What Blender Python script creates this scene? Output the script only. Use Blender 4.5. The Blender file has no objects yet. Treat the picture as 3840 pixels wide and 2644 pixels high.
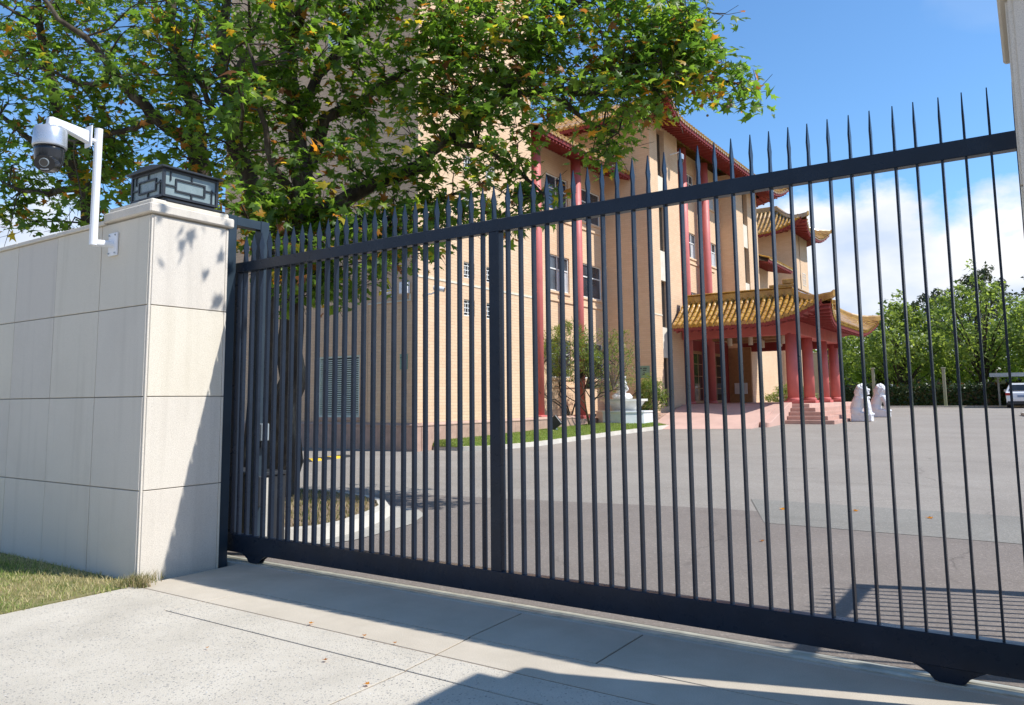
import bpy, bmesh, math, random
import numpy as np
from mathutils import Vector, Matrix

random.seed(7)
RNG = np.random.default_rng(11)
scene = bpy.context.scene
COL = scene.collection
R = math.radians

# ------------------------------------------------------------------ camera
YAW, PITCH, ROLL = 0.5959394, 0.1116104, -0.0106393
fw = Vector((-math.sin(YAW) * math.cos(PITCH), math.cos(YAW) * math.cos(PITCH), math.sin(PITCH)))
rt = Vector((math.cos(YAW), math.sin(YAW), 0))
up = rt.cross(fw)
rt2 = rt * math.cos(ROLL) + up * math.sin(ROLL)
up2 = -rt * math.sin(ROLL) + up * math.cos(ROLL)
cam_data = bpy.data.cameras.new("camera")
cam_data.sensor_width = 36.0
cam_data.lens = 27.07
cam_data.shift_y = -0.0387
cam_data.clip_start = 0.05
cam_data.clip_end = 2000
cam = bpy.data.objects.new("camera", cam_data)
COL.objects.link(cam)
M = Matrix((rt2, up2, -fw)).transposed().to_4x4()
M.translation = Vector((0, 0, 1.6))
cam.matrix_world = M
scene.camera = cam

# ------------------------------------------------------------------ sky, sun, exposure
SUN = Vector((0.76, 0.25, 1.0)).normalized()
world = bpy.data.worlds.new("World")
scene.world = world
world.use_nodes = True
wn = world.node_tree.nodes
wl = world.node_tree.links
wn.clear()
w_out = wn.new("ShaderNodeOutputWorld")
w_bg = wn.new("ShaderNodeBackground")
w_bg.inputs["Strength"].default_value = 0.132
sky = wn.new("ShaderNodeTexSky")
sky.sky_type = 'NISHITA'
sky.sun_disc = False
sky.sun_elevation = math.asin(SUN.z)
sky.sun_rotation = math.atan2(SUN.x, SUN.y)
sky.air_density = 1.0
sky.dust_density = 0.1
sky.ozone_density = 1.6
sky.altitude = 600
tc = wn.new("ShaderNodeTexCoord")
sep = wn.new("ShaderNodeSeparateXYZ")
wl.new(tc.outputs["Generated"], sep.inputs[0])
def wmath(op, a, b=None, c=None, clamp=False):
    n = wn.new("ShaderNodeMath"); n.operation = op; n.use_clamp = clamp
    for i, v in enumerate((a, b, c)):
        if v is None: continue
        if isinstance(v, (int, float)): n.inputs[i].default_value = v
        else: wl.new(v, n.inputs[i])
    return n.outputs[0]
zc = wmath('MAXIMUM', sep.outputs[2], 0.0)
comb = wn.new("ShaderNodeCombineXYZ")
wl.new(sep.outputs[0], comb.inputs[0]); wl.new(sep.outputs[1], comb.inputs[1])
wl.new(wmath('MULTIPLY', zc, 1.7), comb.inputs[2])
n1 = wn.new("ShaderNodeTexNoise"); n1.inputs["Scale"].default_value = 5.2; n1.inputs["Detail"].default_value = 9
n1.inputs["Roughness"].default_value = 0.58
wl.new(comb.outputs[0], n1.inputs["Vector"])
n2 = wn.new("ShaderNodeTexNoise"); n2.inputs["Scale"].default_value = 2.6; n2.inputs["Detail"].default_value = 4
wl.new(comb.outputs[0], n2.inputs["Vector"])
# cumulus bank low over the horizon, thinning out upwards
h_bank = wmath('MULTIPLY_ADD', zc, -6.0, 2.12)
dens = wmath('ADD', wmath('MULTIPLY', n1.outputs["Fac"], 1.25), h_bank)
dens = wmath('ADD', dens, wmath('MULTIPLY', n2.outputs["Fac"], 0.9))
dens = wmath('MULTIPLY', wmath('SUBTRACT', dens, 1.72), 5.0, clamp=True)
# thin wisps higher up
n3 = wn.new("ShaderNodeTexNoise"); n3.inputs["Scale"].default_value = 3.4; n3.inputs["Detail"].default_value = 8
n3.inputs["Distortion"].default_value = 0.7
wl.new(tc.outputs["Generated"], n3.inputs["Vector"])
wisp = wmath('MULTIPLY', wmath('SUBTRACT', n3.outputs["Fac"], 0.60), 2.2, clamp=True)
cl = wmath('MAXIMUM', dens, wmath('MULTIPLY', wisp, 0.5))
n4 = wn.new("ShaderNodeTexNoise"); n4.inputs["Scale"].default_value = 7.5; n4.inputs["Detail"].default_value = 7
wl.new(comb.outputs[0], n4.inputs["Vector"])
shade = wn.new("ShaderNodeMix"); shade.data_type = 'RGBA'
shade.inputs[6].default_value = (2.7, 3.2, 4.1, 1); shade.inputs[7].default_value = (4.4, 4.42, 4.5, 1)
wl.new(wmath('MULTIPLY', wmath('SUBTRACT', n4.outputs["Fac"], 0.36), 3.6, clamp=True), shade.inputs[0])
tint = wn.new("ShaderNodeMix"); tint.data_type = 'RGBA'; tint.blend_type = 'MULTIPLY'; tint.inputs[0].default_value = 1.0
wl.new(sky.outputs[0], tint.inputs[6]); tint.inputs[7].default_value = (0.55, 0.765, 0.90, 1)
mixc = wn.new("ShaderNodeMix"); mixc.data_type = 'RGBA'
wl.new(cl, mixc.inputs[0]); wl.new(tint.outputs[2], mixc.inputs[6]); wl.new(shade.outputs[2], mixc.inputs[7])
wl.new(mixc.outputs[2], w_bg.inputs["Color"])
wl.new(w_bg.outputs[0], w_out.inputs[0])

sun_data = bpy.data.lights.new("sun", 'SUN')
sun_data.energy = 3.1
sun_data.angle = R(0.53)
sun_data.color = (1.0, 0.985, 0.945)
sun = bpy.data.objects.new("sun", sun_data)
COL.objects.link(sun)
sun.rotation_euler = SUN.to_track_quat('Z', 'Y').to_euler()
sun.location = (30, 10, 40)
vs = scene.view_settings
vs.view_transform = 'Standard'
vs.look = 'None'
vs.exposure = 0.90
vs.gamma = 1.0
vs.use_curve_mapping = False

# ------------------------------------------------------------------ materials
MATS = {}
class NT:
    def __init__(s, name):
        s.m = bpy.data.materials.new(name); s.m.use_nodes = True
        s.t = s.m.node_tree; s.n = s.t.nodes; s.l = s.t.links
        s.b = s.n["Principled BSDF"]
        s.geo = None
        MATS[name] = s.m
    def node(s, t, **kw):
        n = s.n.new(t)
        for k, v in kw.items():
            if k in n.inputs.keys() if hasattr(n.inputs, 'keys') else False:
                s.put(n.inputs[k], v)
            else: setattr(n, k, v)
        return n
    def put(s, sock, v):
        if isinstance(v, bpy.types.NodeSocket): s.l.new(v, sock)
        else: sock.default_value = v
    def pos(s):
        if s.geo is None: s.geo = s.n.new("ShaderNodeNewGeometry")
        return s.geo.outputs["Position"]
    def normal(s):
        s.pos(); return s.geo.outputs["Normal"]
    def math(s, op, a, b=0.0, clamp=False):
        n = s.n.new("ShaderNodeMath"); n.operation = op; n.use_clamp = clamp
        s.put(n.inputs[0], a); s.put(n.inputs[1], b); return n.outputs[0]
    def noise(s, scale, detail=4, rough=0.55, vec=None, dist=0.0):
        n = s.n.new("ShaderNodeTexNoise")
        n.inputs["Scale"].default_value = scale; n.inputs["Detail"].default_value = detail
        n.inputs["Roughness"].default_value = rough; n.inputs["Distortion"].default_value = dist
        s.l.new(vec if vec is not None else s.pos(), n.inputs["Vector"]); return n.outputs["Fac"]
    def scaled(s, vec, sc):
        n = s.n.new("ShaderNodeMapping"); s.l.new(vec, n.inputs[0]); n.inputs["Scale"].default_value = sc
        return n.outputs[0]
    def ramp(s, fac, stops, interp='LINEAR'):
        n = s.n.new("ShaderNodeValToRGB"); n.color_ramp.interpolation = interp
        e = n.color_ramp.elements
        while len(e) < len(stops): e.new(0.5)
        for el, (p, c) in zip(e, stops):
            el.position = p
            el.color = (c, c, c, 1) if isinstance(c, (int, float)) else (*c, 1)
        s.l.new(fac, n.inputs[0]); return n.outputs[0]
    def mix(s, fac, a, b, blend='MIX'):
        n = s.n.new("ShaderNodeMix"); n.data_type = 'RGBA'; n.blend_type = blend
        s.put(n.inputs[0], fac)
        for i, v in ((6, a), (7, b)):
            if isinstance(v, tuple) and len(v) == 3: v = (*v, 1)
            s.put(n.inputs[i], v)
        return n.outputs[2]
    def bump(s, h, strength=0.3, dist=0.01):
        n = s.n.new("ShaderNodeBump"); n.inputs["Strength"].default_value = strength
        n.inputs["Distance"].default_value = dist
        s.l.new(h, n.inputs["Height"]); s.l.new(n.outputs[0], s.b.inputs["Normal"]); return n
    def base(s, c): s.put(s.b.inputs["Base Color"], (*c, 1) if isinstance(c, tuple) and len(c) == 3 else c)
    def set(s, rough=None, metal=None, spec=None, coat=None):
        if rough is not None: s.put(s.b.inputs["Roughness"], rough)
        if metal is not None: s.b.inputs["Metallic"].default_value = metal
        if spec is not None: s.b.inputs["Specular IOR Level"].default_value = spec
        if coat is not None: s.b.inputs["Coat Weight"].default_value = coat; s.b.inputs["Coat Roughness"].default_value = 0.08

def simple(name, col, rough=0.5, var=0.12, scale=6, bump=0.0, bscale=60, metal=0.0, spec=None, coat=None):
    t = NT(name)
    f = t.noise(scale, 5)
    lo = tuple(max(0, c * (1 - var)) for c in col); hi = tuple(min(1, c * (1 + var)) for c in col)
    t.base(t.ramp(f, [(0.3, lo), (0.7, hi)]))
    t.set(rough=t.ramp(t.noise(scale * 2.3, 4), [(0.3, max(0, rough - 0.06)), (0.7, min(1, rough + 0.06))]), metal=metal, spec=spec, coat=coat)
    if bump: t.bump(t.noise(bscale, 4), bump, 0.01)
    return t

# bush-hammered granite cladding with water streaks
t = NT("granite")
fine = t.noise(210, 3, 0.7); med = t.noise(1.3, 4); spk = t.noise(95, 2, 0.6)
c = t.ramp(fine, [(0.30, (0.57, 0.505, 0.42)), (0.5, (0.73, 0.66, 0.56)), (0.72, (0.81, 0.74, 0.64))])
c = t.mix(t.ramp(spk, [(0.66, 0.0), (0.74, 0.45)]), c, (0.30, 0.27, 0.24))
streak = t.noise(1.0, 5, 0.6, t.scaled(t.pos(), (5.5, 5.5, 0.35)))
c = t.mix(t.ramp(streak, [(0.52, 0.0), (0.78, 0.32)]), c, (0.44, 0.385, 0.31))
c = t.mix(t.ramp(med, [(0.5, 0.0), (0.85, 0.25)]), c, (0.50, 0.44, 0.36))
oi = t.n.new("ShaderNodeObjectInfo")
c = t.mix(1.0, c, t.ramp(oi.outputs["Random"], [(0.0, (0.44, 0.45, 0.47)), (0.5, (0.5, 0.5, 0.5)), (1.0, (0.55, 0.53, 0.49))]), 'OVERLAY')
t.base(c); t.set(rough=0.85, spec=0.25)
t.bump(t.math('ADD', fine, t.math('MULTIPLY', spk, 0.6)), 0.55, 0.006)

t = NT("granite_core"); t.base((0.36, 0.32, 0.26)); t.set(rough=0.95)

def concrete(name, a, b, agg):
    t = NT(name)
    f = t.noise(2.1, 6, 0.6); g = t.noise(150, 3)
    c = t.ramp(f, [(0.3, a), (0.7, b)])
    c = t.mix(0.35, c, t.ramp(g, [(0.3, (0.3, 0.3, 0.29)), (0.7, (0.75, 0.74, 0.72))]), 'OVERLAY')
    st = t.noise(0.7, 5, 0.65, dist=0.6)
    c = t.mix(t.ramp(st, [(0.52, 0.0), (0.75, 0.4)]), c, tuple(x * 0.72 for x in a))
    h = g
    if agg:
        v = t.n.new("ShaderNodeTexVoronoi"); v.inputs["Scale"].default_value = 52; v.inputs["Randomness"].default_value = 1
        t.l.new(t.pos(), v.inputs["Vector"])
        sv = t.n.new("ShaderNodeSeparateColor"); t.l.new(v.outputs["Color"], sv.inputs[0])
        stone = t.ramp(sv.outputs[0], [(0.0, (0.13, 0.125, 0.125)), (0.3, (0.24, 0.23, 0.22)), (0.55, (0.40, 0.38, 0.35)), (0.85, (0.34, 0.29, 0.23)), (1.0, (0.66, 0.64, 0.60))])
        mask = t.math('MULTIPLY', t.ramp(v.outputs["Distance"], [(0.24, 1.0), (0.36, 0.0)]), t.ramp(t.noise(1.5, 4, 0.6), [(0.34, 0.45), (0.56, 1.0)]))
        keep = t.ramp(sv.outputs[1], [(0.36, 0.0), (0.44, 0.9)])
        c = t.mix(t.math('MULTIPLY', mask, keep), c, stone)
        h = t.math('ADD', t.math('MULTIPLY', mask, 1.3), g)
    t.base(c); t.set(rough=0.9, spec=0.2); t.bump(h, 0.5 if agg else 0.2, 0.006)
concrete("concrete_smooth", (0.44, 0.38, 0.30), (0.53, 0.46, 0.37), False)
concrete("concrete_aggregate", (0.46, 0.41, 0.335), (0.56, 0.50, 0.415), True)
concrete("concrete_gutter", (0.33, 0.305, 0.265), (0.42, 0.39, 0.34), False)
concrete("concrete_kerb", (0.46, 0.42, 0.36), (0.58, 0.535, 0.465), False)

def asphalt(name, a, b):
    t = NT(name)
    g = t.noise(170, 2, 0.7); f = t.noise(0.45, 6, 0.6, dist=0.5)
    c = t.ramp(f, [(0.3, a), (0.7, b)])
    v = t.n.new("ShaderNodeTexVoronoi"); v.inputs["Scale"].default_value = 75; t.l.new(t.pos(), v.inputs["Vector"])
    sv = t.n.new("ShaderNodeSeparateColor"); t.l.new(v.outputs["Color"], sv.inputs[0])
    c = t.mix(0.34, c, t.ramp(sv.outputs[0], [(0.0, (0.28, 0.27, 0.27)), (0.6, (0.5, 0.5, 0.5)), (0.93, (0.62, 0.62, 0.62)), (0.97, (1, 1, 1))]), 'OVERLAY')
    lin = t.noise(1.0, 4, 0.6, t.scaled(t.pos(), (0.25, 2.2, 1)))
    c = t.mix(t.ramp(lin, [(0.55, 0.0), (0.8, 0.28)]), c, tuple(x * 0.6 for x in a))
    oil = t.noise(0.9, 3, 0.5, dist=0.4)
    c = t.mix(t.ramp(oil, [(0.66, 0.0), (0.78, 0.25)]), c, tuple(x * 0.55 for x in a))
    wob = t.n.new("ShaderNodeVectorMath"); wob.operation = 'MULTIPLY_ADD'
    nz = t.n.new("ShaderNodeTexNoise"); nz.inputs["Scale"].default_value = 1.1; nz.inputs["Detail"].default_value = 6; t.l.new(t.pos(), nz.inputs["Vector"])
    t.l.new(nz.outputs["Color"], wob.inputs[0]); wob.inputs[1].default_value = (.9, .9, 0); t.l.new(t.pos(), wob.inputs[2])
    cr = t.n.new("ShaderNodeTexVoronoi"); cr.feature = 'DISTANCE_TO_EDGE'; cr.inputs["Scale"].default_value = .22; t.l.new(wob.outputs[0], cr.inputs["Vector"])
    crm = t.math('MULTIPLY', t.ramp(cr.outputs["Distance"], [(0.0, 1.0), (0.0045, 0.0)]), t.ramp(t.noise(.8, 3), [(0.50, 0.0), (0.62, 0.45)]))
    c = t.mix(crm, c, tuple(x * 0.3 for x in a))
    t.base(c); t.set(rough=0.92, spec=0.2); t.bump(t.math('ADD', g, sv.outputs[0]), 0.6, 0.006)
asphalt("asphalt_grey", (0.27, 0.237, 0.203), (0.32, 0.284, 0.245))
asphalt("asphalt_brown", (0.195, 0.163, 0.14), (0.238, 0.203, 0.176))
asphalt("asphalt_green", (0.222, 0.205, 0.178), (0.265, 0.246, 0.215))

# tan face brick; courses from a brick texture laid on each wall's own plane
def brick(name, light, dark, mortar, vary=0.25):
    t = NT(name)
    sp = t.n.new("ShaderNodeSeparateXYZ"); t.l.new(t.pos(), sp.inputs[0])
    sn = t.n.new("ShaderNodeSeparateXYZ"); t.l.new(t.normal(), sn.inputs[0])
    u = t.math('ADD', t.math('MULTIPLY', sp.outputs[0], t.math('ABSOLUTE', sn.outputs[1])), t.math('MULTIPLY', sp.outputs[1], t.math('ABSOLUTE', sn.outputs[0])))
    cb = t.n.new("ShaderNodeCombineXYZ"); t.l.new(u, cb.inputs[0]); t.l.new(sp.outputs[2], cb.inputs[1])
    b = t.n.new("ShaderNodeTexBrick"); t.l.new(cb.outputs[0], b.inputs["Vector"])
    b.inputs["Scale"].default_value = 1.0; b.inputs["Brick Width"].default_value = 0.30; b.inputs["Row Height"].default_value = 0.095
    b.inputs["Mortar Size"].default_value = 0.006; b.inputs["Mortar Smooth"].default_value = 0.3; b.inputs["Bias"].default_value = 0.1
    b.inputs["Color1"].default_value = (*light, 1); b.inputs["Color2"].default_value = (*dark, 1); b.inputs["Mortar"].default_value = (*mortar, 1)
    c = t.mix(0.5, b.outputs["Color"], t.ramp(t.noise(0.35, 5, 0.6), [(0.3, (0.44, 0.43, 0.42)), (0.7, (0.55, 0.55, 0.55))]), 'OVERLAY')
    c = t.mix(0.3, c, t.ramp(t.noise(40, 3), [(0.3, (0.4, 0.4, 0.4)), (0.7, (0.6, 0.6, 0.6))]), 'OVERLAY')
    stk = t.noise(1.0, 5, 0.6, t.scaled(t.pos(), (1.1, 1.1, 0.10)))
    c = t.mix(t.ramp(stk, [(0.52, 0.0), (0.75, 0.22)]), c, tuple(x * 0.62 for x in light))
    t.base(c); t.set(rough=0.82, spec=0.25)
    t.bump(t.math('SUBTRACT', t.noise(60, 3), t.math('MULTIPLY', b.outputs["Fac"], 2.0)), 0.5, 0.008)
brick("brick_tan", (0.75, 0.535, 0.35), (0.705, 0.49, 0.312), (0.61, 0.43, 0.29))
simple("brick_plain", (0.72, 0.51, 0.33), 0.85, 0.07, 1.2, 0.25, 50)
simple("precast", (0.68, 0.62, 0.50), 0.8, 0.1, 3, 0.2)
simple("plinth_stone", (0.44, 0.285, 0.215), 0.6, 0.16, 5, 0.15, 80)
simple("pink_paving", (0.56, 0.36, 0.29), 0.85, 0.1, 1.4, 0.25, 90)
simple("step_stone", (0.50, 0.30, 0.235), 0.75, 0.12, 4, 0.15, 90)
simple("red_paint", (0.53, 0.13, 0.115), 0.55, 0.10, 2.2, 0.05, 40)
simple("shade_red_paint", (0.24, 0.030, 0.027), 0.6, 0.12, 3, 0.05, 40)  # darker copy of red_paint, shade under eaves and porch put into the colour
t = NT("glazed_tile")
gt = t.noise(3.3, 4); gv = t.noise(16, 3)
c = t.ramp(gt, [(0.28, (0.28, 0.125, 0.018)), (0.5, (0.44, 0.225, 0.03)), (0.72, (0.53, 0.32, 0.055))])
c = t.mix(t.ramp(gv, [(0.5, 0.0), (0.72, 0.55)]), c, (0.17, 0.075, 0.018))
t.base(c); t.set(rough=0.22, spec=0.6, coat=0.6); t.bump(gv, 0.12, 0.01)
simple("tile_pan", (0.20, 0.115, 0.03), 0.4, 0.3, 9, 0.1)
simple("gate_paint", (0.013, 0.021, 0.036), 0.30, 0.16, 5, 0.05, 180, spec=0.30)
simple("frame_paint", (0.026, 0.041, 0.056), 0.34, 0.14, 5, 0.04, 180, spec=0.35)
simple("steel_track", (0.50, 0.47, 0.38), 0.5, 0.2, 7, 0.05, 90, metal=0.35)
simple("black_rubber", (0.02, 0.02, 0.021), 0.6, 0.3, 9)
simple("yellow_paint", (0.72, 0.44, 0.03), 0.5, 0.12, 9)
simple("white_metal", (0.80, 0.80, 0.82), 0.32, 0.04, 6)
simple("silver_grey", (0.52, 0.54, 0.58), 0.3, 0.05, 6, metal=0.55)
simple("black_gloss", (0.018, 0.019, 0.022), 0.18, 0.2, 6)
simple("black_satin", (0.022, 0.024, 0.028), 0.4, 0.2, 6)
simple("lens_glass", (0.008, 0.009, 0.012), 0.05, 0.1, 3, coat=1.0)
simple("grey_metal", (0.34, 0.38, 0.40), 0.4, 0.08, 6, metal=0.3)
simple("frosted_glass", (0.22, 0.275, 0.275), 0.28, 0.14, 6)
simple("window_frame", (0.76, 0.76, 0.73), 0.45, 0.05, 6)
t = NT("window_glass")
t.base(t.ramp(t.noise(0.8, 3), [(0.35, (0.022, 0.03, 0.04)), (0.65, (0.075, 0.095, 0.12))])); t.set(rough=0.06, spec=0.7)
simple("curtain", (0.46, 0.47, 0.48), 0.8, 0.18, 12)
simple("dark_glass", (0.02, 0.022, 0.024), 0.08, 0.3, 2, spec=0.7)
simple("louvre_green", (0.58, 0.66, 0.58), 0.5, 0.06, 6)
simple("louvre_dark", (0.03, 0.035, 0.032), 0.7, 0.1, 6)
simple("sign_green", (0.22, 0.34, 0.25), 0.5, 0.06, 6)
simple("sign_ink", (0.03, 0.04, 0.035), 0.5, 0.1, 6)
simple("marble", (0.74, 0.72, 0.715), 0.5, 0.10, 3, 0.12, 40)
simple("white_stone", (0.70, 0.71, 0.72), 0.6, 0.06, 4, 0.1)
simple("bowl_stone", (0.66, 0.64, 0.58), 0.6, 0.08, 4, 0.1)
simple("cream_post", (0.30, 0.28, 0.20), 0.6, 0.08, 4)
simple("ceiling_tan", (0.50, 0.31, 0.15), 0.7, 0.1, 3)
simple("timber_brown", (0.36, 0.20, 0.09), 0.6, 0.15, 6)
simple("car_white", (0.80, 0.80, 0.80), 0.22, 0.02, 3, coat=0.8)
simple("tail_red", (0.35, 0.02, 0.02), 0.2, 0.1, 6)
simple("plate_blue", (0.22, 0.28, 0.40), 0.5, 0.2, 90)
simple("soil", (0.16, 0.115, 0.075), 0.95, 0.3, 8, 0.5, 40)
simple("mulch", (0.22, 0.155, 0.10), 0.95, 0.4, 30, 0.6, 60)
t = NT("turf")
tf = t.noise(1.6, 5, 0.65); tg = t.noise(60, 4, 0.7)
c = t.ramp(tf, [(0.3, (0.13, 0.215, 0.038)), (0.7, (0.19, 0.285, 0.055))])
c = t.mix(t.ramp(tg, [(0.45, 0.0), (0.75, 0.5)]), c, (0.17, 0.215, 0.06))
t.base(c); t.set(rough=0.95, spec=0.1); t.bump(tg, 0.8, 0.02)
t = NT("dry_turf")
tf = t.noise(2.3, 5, 0.65); tg = t.noise(55, 4, 0.7)
c = t.ramp(tf, [(0.35, (0.13, 0.155, 0.045)), (0.55, (0.25, 0.22, 0.10)), (0.75, (0.33, 0.26, 0.145))])
t.base(c); t.set(rough=0.95, spec=0.1); t.bump(tg, 0.8, 0.02)
t = NT("bark")
b1 = t.noise(3.0, 5, 0.6, t.scaled(t.pos(), (1.6, 1.6, 0.6))); b2 = t.noise(34, 4)
c = t.ramp(b1, [(0.36, (0.042, 0.032, 0.024)), (0.54, (0.08, 0.063, 0.046)), (0.64, (0.13, 0.11, 0.08)), (0.76, (0.27, 0.24, 0.18))])
c = t.mix(0.35, c, t.ramp(b2, [(0.3, (0.3, 0.3, 0.3)), (0.7, (0.62, 0.62, 0.62))]), 'OVERLAY')
t.base(c); t.set(rough=0.9, spec=0.2); t.bump(t.math('ADD', b2, b1), 0.5, 0.02)

def leaf_mat(name, stops, trans=0.45, tmul=1.5, rough=0.42, spec=0.4):
    t = NT(name)
    a = t.n.new("ShaderNodeAttribute"); a.attribute_name = "rnd"
    col = t.ramp(a.outputs["Fac"], stops)
    t.base(col); t.set(rough=rough, spec=spec)
    tr = t.n.new("ShaderNodeBsdfTranslucent")
    t.l.new(t.mix(1.0, col, (tmul, tmul * 1.02, tmul * 0.62), 'MULTIPLY'), tr.inputs["Color"])
    ms = t.n.new("ShaderNodeMixShader"); ms.inputs[0].default_value = trans
    t.l.new(t.b.outputs[0], ms.inputs[1]); t.l.new(tr.outputs[0], ms.inputs[2])
    t.l.new(ms.outputs[0], t.n["Material Output"].inputs["Surface"])
leaf_mat("plane_leaf", [(0.0, (0.05, 0.098, 0.017)), (0.35, (0.085, 0.15, 0.023)), (0.70, (0.15, 0.228, 0.032)), (0.85, (0.23, 0.295, 0.038)),
                        (0.905, (0.38, 0.29, 0.03)), (0.945, (0.42, 0.17, 0.022)), (0.975, (0.24, 0.085, 0.022)), (1.0, (0.13, 0.06, 0.025))], 0.56, 2.5)
leaf_mat("far_leaf", [(0.0, (0.10, 0.14, 0.032)), (0.5, (0.19, 0.24, 0.055)), (1.0, (0.33, 0.37, 0.10))], 0.5, 2.0)
leaf_mat("gum_leaf", [(0.0, (0.05, 0.062, 0.03)), (0.5, (0.075, 0.085, 0.042)), (1.0, (0.11, 0.115, 0.06))], 0.25, 1.2)
leaf_mat("shrub_leaf", [(0.0, (0.10, 0.16, 0.03)), (0.6, (0.19, 0.25, 0.055)), (0.9, (0.29, 0.28, 0.08)), (1.0, (0.32, 0.19, 0.09))], 0.4, 1.7)
leaf_mat("hedge_leaf", [(0.0, (0.022, 0.042, 0.012)), (0.8, (0.05, 0.085, 0.02)), (0.93, (0.09, 0.10, 0.025)), (1.0, (0.22, 0.06, 0.025))], 0.2, 1.2)
leaf_mat("grass_blade", [(0.0, (0.14, 0.24, 0.04)), (0.45, (0.23, 0.32, 0.07)), (0.68, (0.36, 0.37, 0.13)), (1.0, (0.58, 0.48, 0.27))], 0.35, 1.2, 0.6, 0.2)
leaf_mat("dry_blade", [(0.0, (0.10, 0.15, 0.04)), (0.35, (0.23, 0.22, 0.085)), (0.7, (0.40, 0.31, 0.17)), (1.0, (0.48, 0.38, 0.24))], 0.25, 1.1, 0.7, 0.2)

# ------------------------------------------------------------------ helpers
PY = [-100, 6, 20, 32, 40, 60, 300]
PZ = [0, 0, .19, .47, .56, .74, 1.6]
def gz(y): return float(np.interp(y, PY, PZ))

def tag(o, label=None, cat=None, group=None, kind=None):
    if label: o["label"] = label
    if cat: o["category"] = cat
    if group: o["group"] = group
    if kind: o["kind"] = kind
    return o

def thing(name, label, cat, loc=(0, 0, 0), group=None, rz=0.0):
    o = bpy.data.objects.new(name, None)
    o.empty_display_size = 0.2
    COL.objects.link(o)
    o.location = loc
    o.rotation_euler = (0, 0, rz)
    bpy.context.view_layer.update()
    return tag(o, label, cat, group)

def world_mat(o):
    m = o.matrix_basis.copy()
    p = o.parent
    if p is not None:
        m = world_mat(p) @ o.matrix_parent_inverse @ m
    return m

def attach(o, parent, keep=True):
    if parent is None: return o
    o.parent = parent
    if keep: o.matrix_parent_inverse = world_mat(parent).inverted()
    return o

def finish(name, bm, mat, parent=None, smooth=False, center=True, **tags):
    """bmesh in world coordinates -> one mesh object with its origin inside itself"""
    me = bpy.data.meshes.new(name)
    bm.normal_update()
    if center and len(bm.verts):
        co = [v.co for v in bm.verts]
        c = Vector(((min(v.x for v in co) + max(v.x for v in co)) / 2, (min(v.y for v in co) + max(v.y for v in co)) / 2, min(v.z for v in co)))
        bmesh.ops.translate(bm, verts=bm.verts, vec=-c)
    else: c = Vector((0, 0, 0))
    bm.to_mesh(me); bm.free()
    for m in (mat if isinstance(mat, (list, tuple)) else [mat]): me.materials.append(MATS[m])
    if smooth:
        for p in me.polygons: p.use_smooth = True
    o = bpy.data.objects.new(name, me)
    COL.objects.link(o)
    o.location = c
    attach(o, parent)
    tag(o, tags.get("label"), tags.get("cat"), tags.get("group"), tags.get("kind"))
    return o

def clone(o, parent, loc=None, mat=None):
    c = bpy.data.objects.new(o.name.split('.')[0], o.data)
    COL.objects.link(c)
    if mat is not None: c.matrix_basis = mat
    else: c.location = loc if loc is not None else o.location
    attach(c, parent)
    return c

def B(): return bmesh.new()

def box(bm, x0, x1, y0, y1, z0, z1, bev=0.0, mi=0):
    r = bmesh.ops.create_cube(bm, size=1.0)
    vs_ = r["verts"]
    for v in vs_:
        v.co = Vector((x0 + (v.co.x + .5) * (x1 - x0), y0 + (v.co.y + .5) * (y1 - y0), z0 + (v.co.z + .5) * (z1 - z0)))
    es = set(e for v in vs_ for e in v.link_edges)
    fs = set(f for v in vs_ for f in v.link_faces)
    if mi:
        for f in fs: f.material_index = mi
    if bev > 0: bmesh.ops.bevel(bm, geom=list(es), offset=bev, segments=1, affect='EDGES', profile=0.5)
    return bm

def prism(bm, pts, axis, a0, a1, bev=0.0):
    """extrude a closed 2-D outline. axis x: pts=(y,z); y: pts=(x,z); z: pts=(x,y)"""
    def P(p, a):
        return Vector((a, p[0], p[1])) if axis == 'x' else Vector((p[0], a, p[1])) if axis == 'y' else Vector((p[0], p[1], a))
    va = [bm.verts.new(P(p, a0)) for p in pts]; vb = [bm.verts.new(P(p, a1)) for p in pts]
    fa = [bm.faces.new(va), bm.faces.new(vb[::-1])]
    n = len(pts)
    for i in range(n):
        fa.append(bm.faces.new((va[i], vb[i], vb[(i + 1) % n], va[(i + 1) % n])))
    bmesh.ops.recalc_face_normals(bm, faces=fa)
    if bev > 0:
        es = set(e for f in fa[:2] for e in f.edges)
        bmesh.ops.bevel(bm, geom=list(es), offset=bev, segments=1, affect='EDGES', profile=0.5)
    return bm

def tube(bm, path, radii, seg=8, cap=True):
    """round tube through points"""
    path = [Vector(p) for p in path]
    if isinstance(radii, (int, float)): radii = [radii] * len(path)
    rings = []
    prev = None
    for i, p in enumerate(path):
        d = (path[min(i + 1, len(path) - 1)] - path[max(i - 1, 0)])
        if d.length < 1e-6: d = Vector((0, 0, 1))
        d.normalize()
        if prev is None:
            a = Vector((0, 0, 1)) if abs(d.z) < 0.9 else Vector((1, 0, 0))
            u = d.cross(a).normalized()
        else:
            u = (prev - d * prev.dot(d))
            u = u.normalized() if u.length > 1e-5 else d.orthogonal().normalized()
        prev = u
        w = d.cross(u)
        rings.append([bm.verts.new(p + (u * math.cos(2 * math.pi * k / seg) + w * math.sin(2 * math.pi * k / seg)) * radii[i]) for k in range(seg)])
    for a, b in zip(rings, rings[1:]):
        for k in range(seg):
            bm.faces.new((a[k], a[(k + 1) % seg], b[(k + 1) % seg], b[k]))
    if cap:
        bm.faces.new(rings[0][::-1]); bm.faces.new(rings[-1])
    return bm

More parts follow.
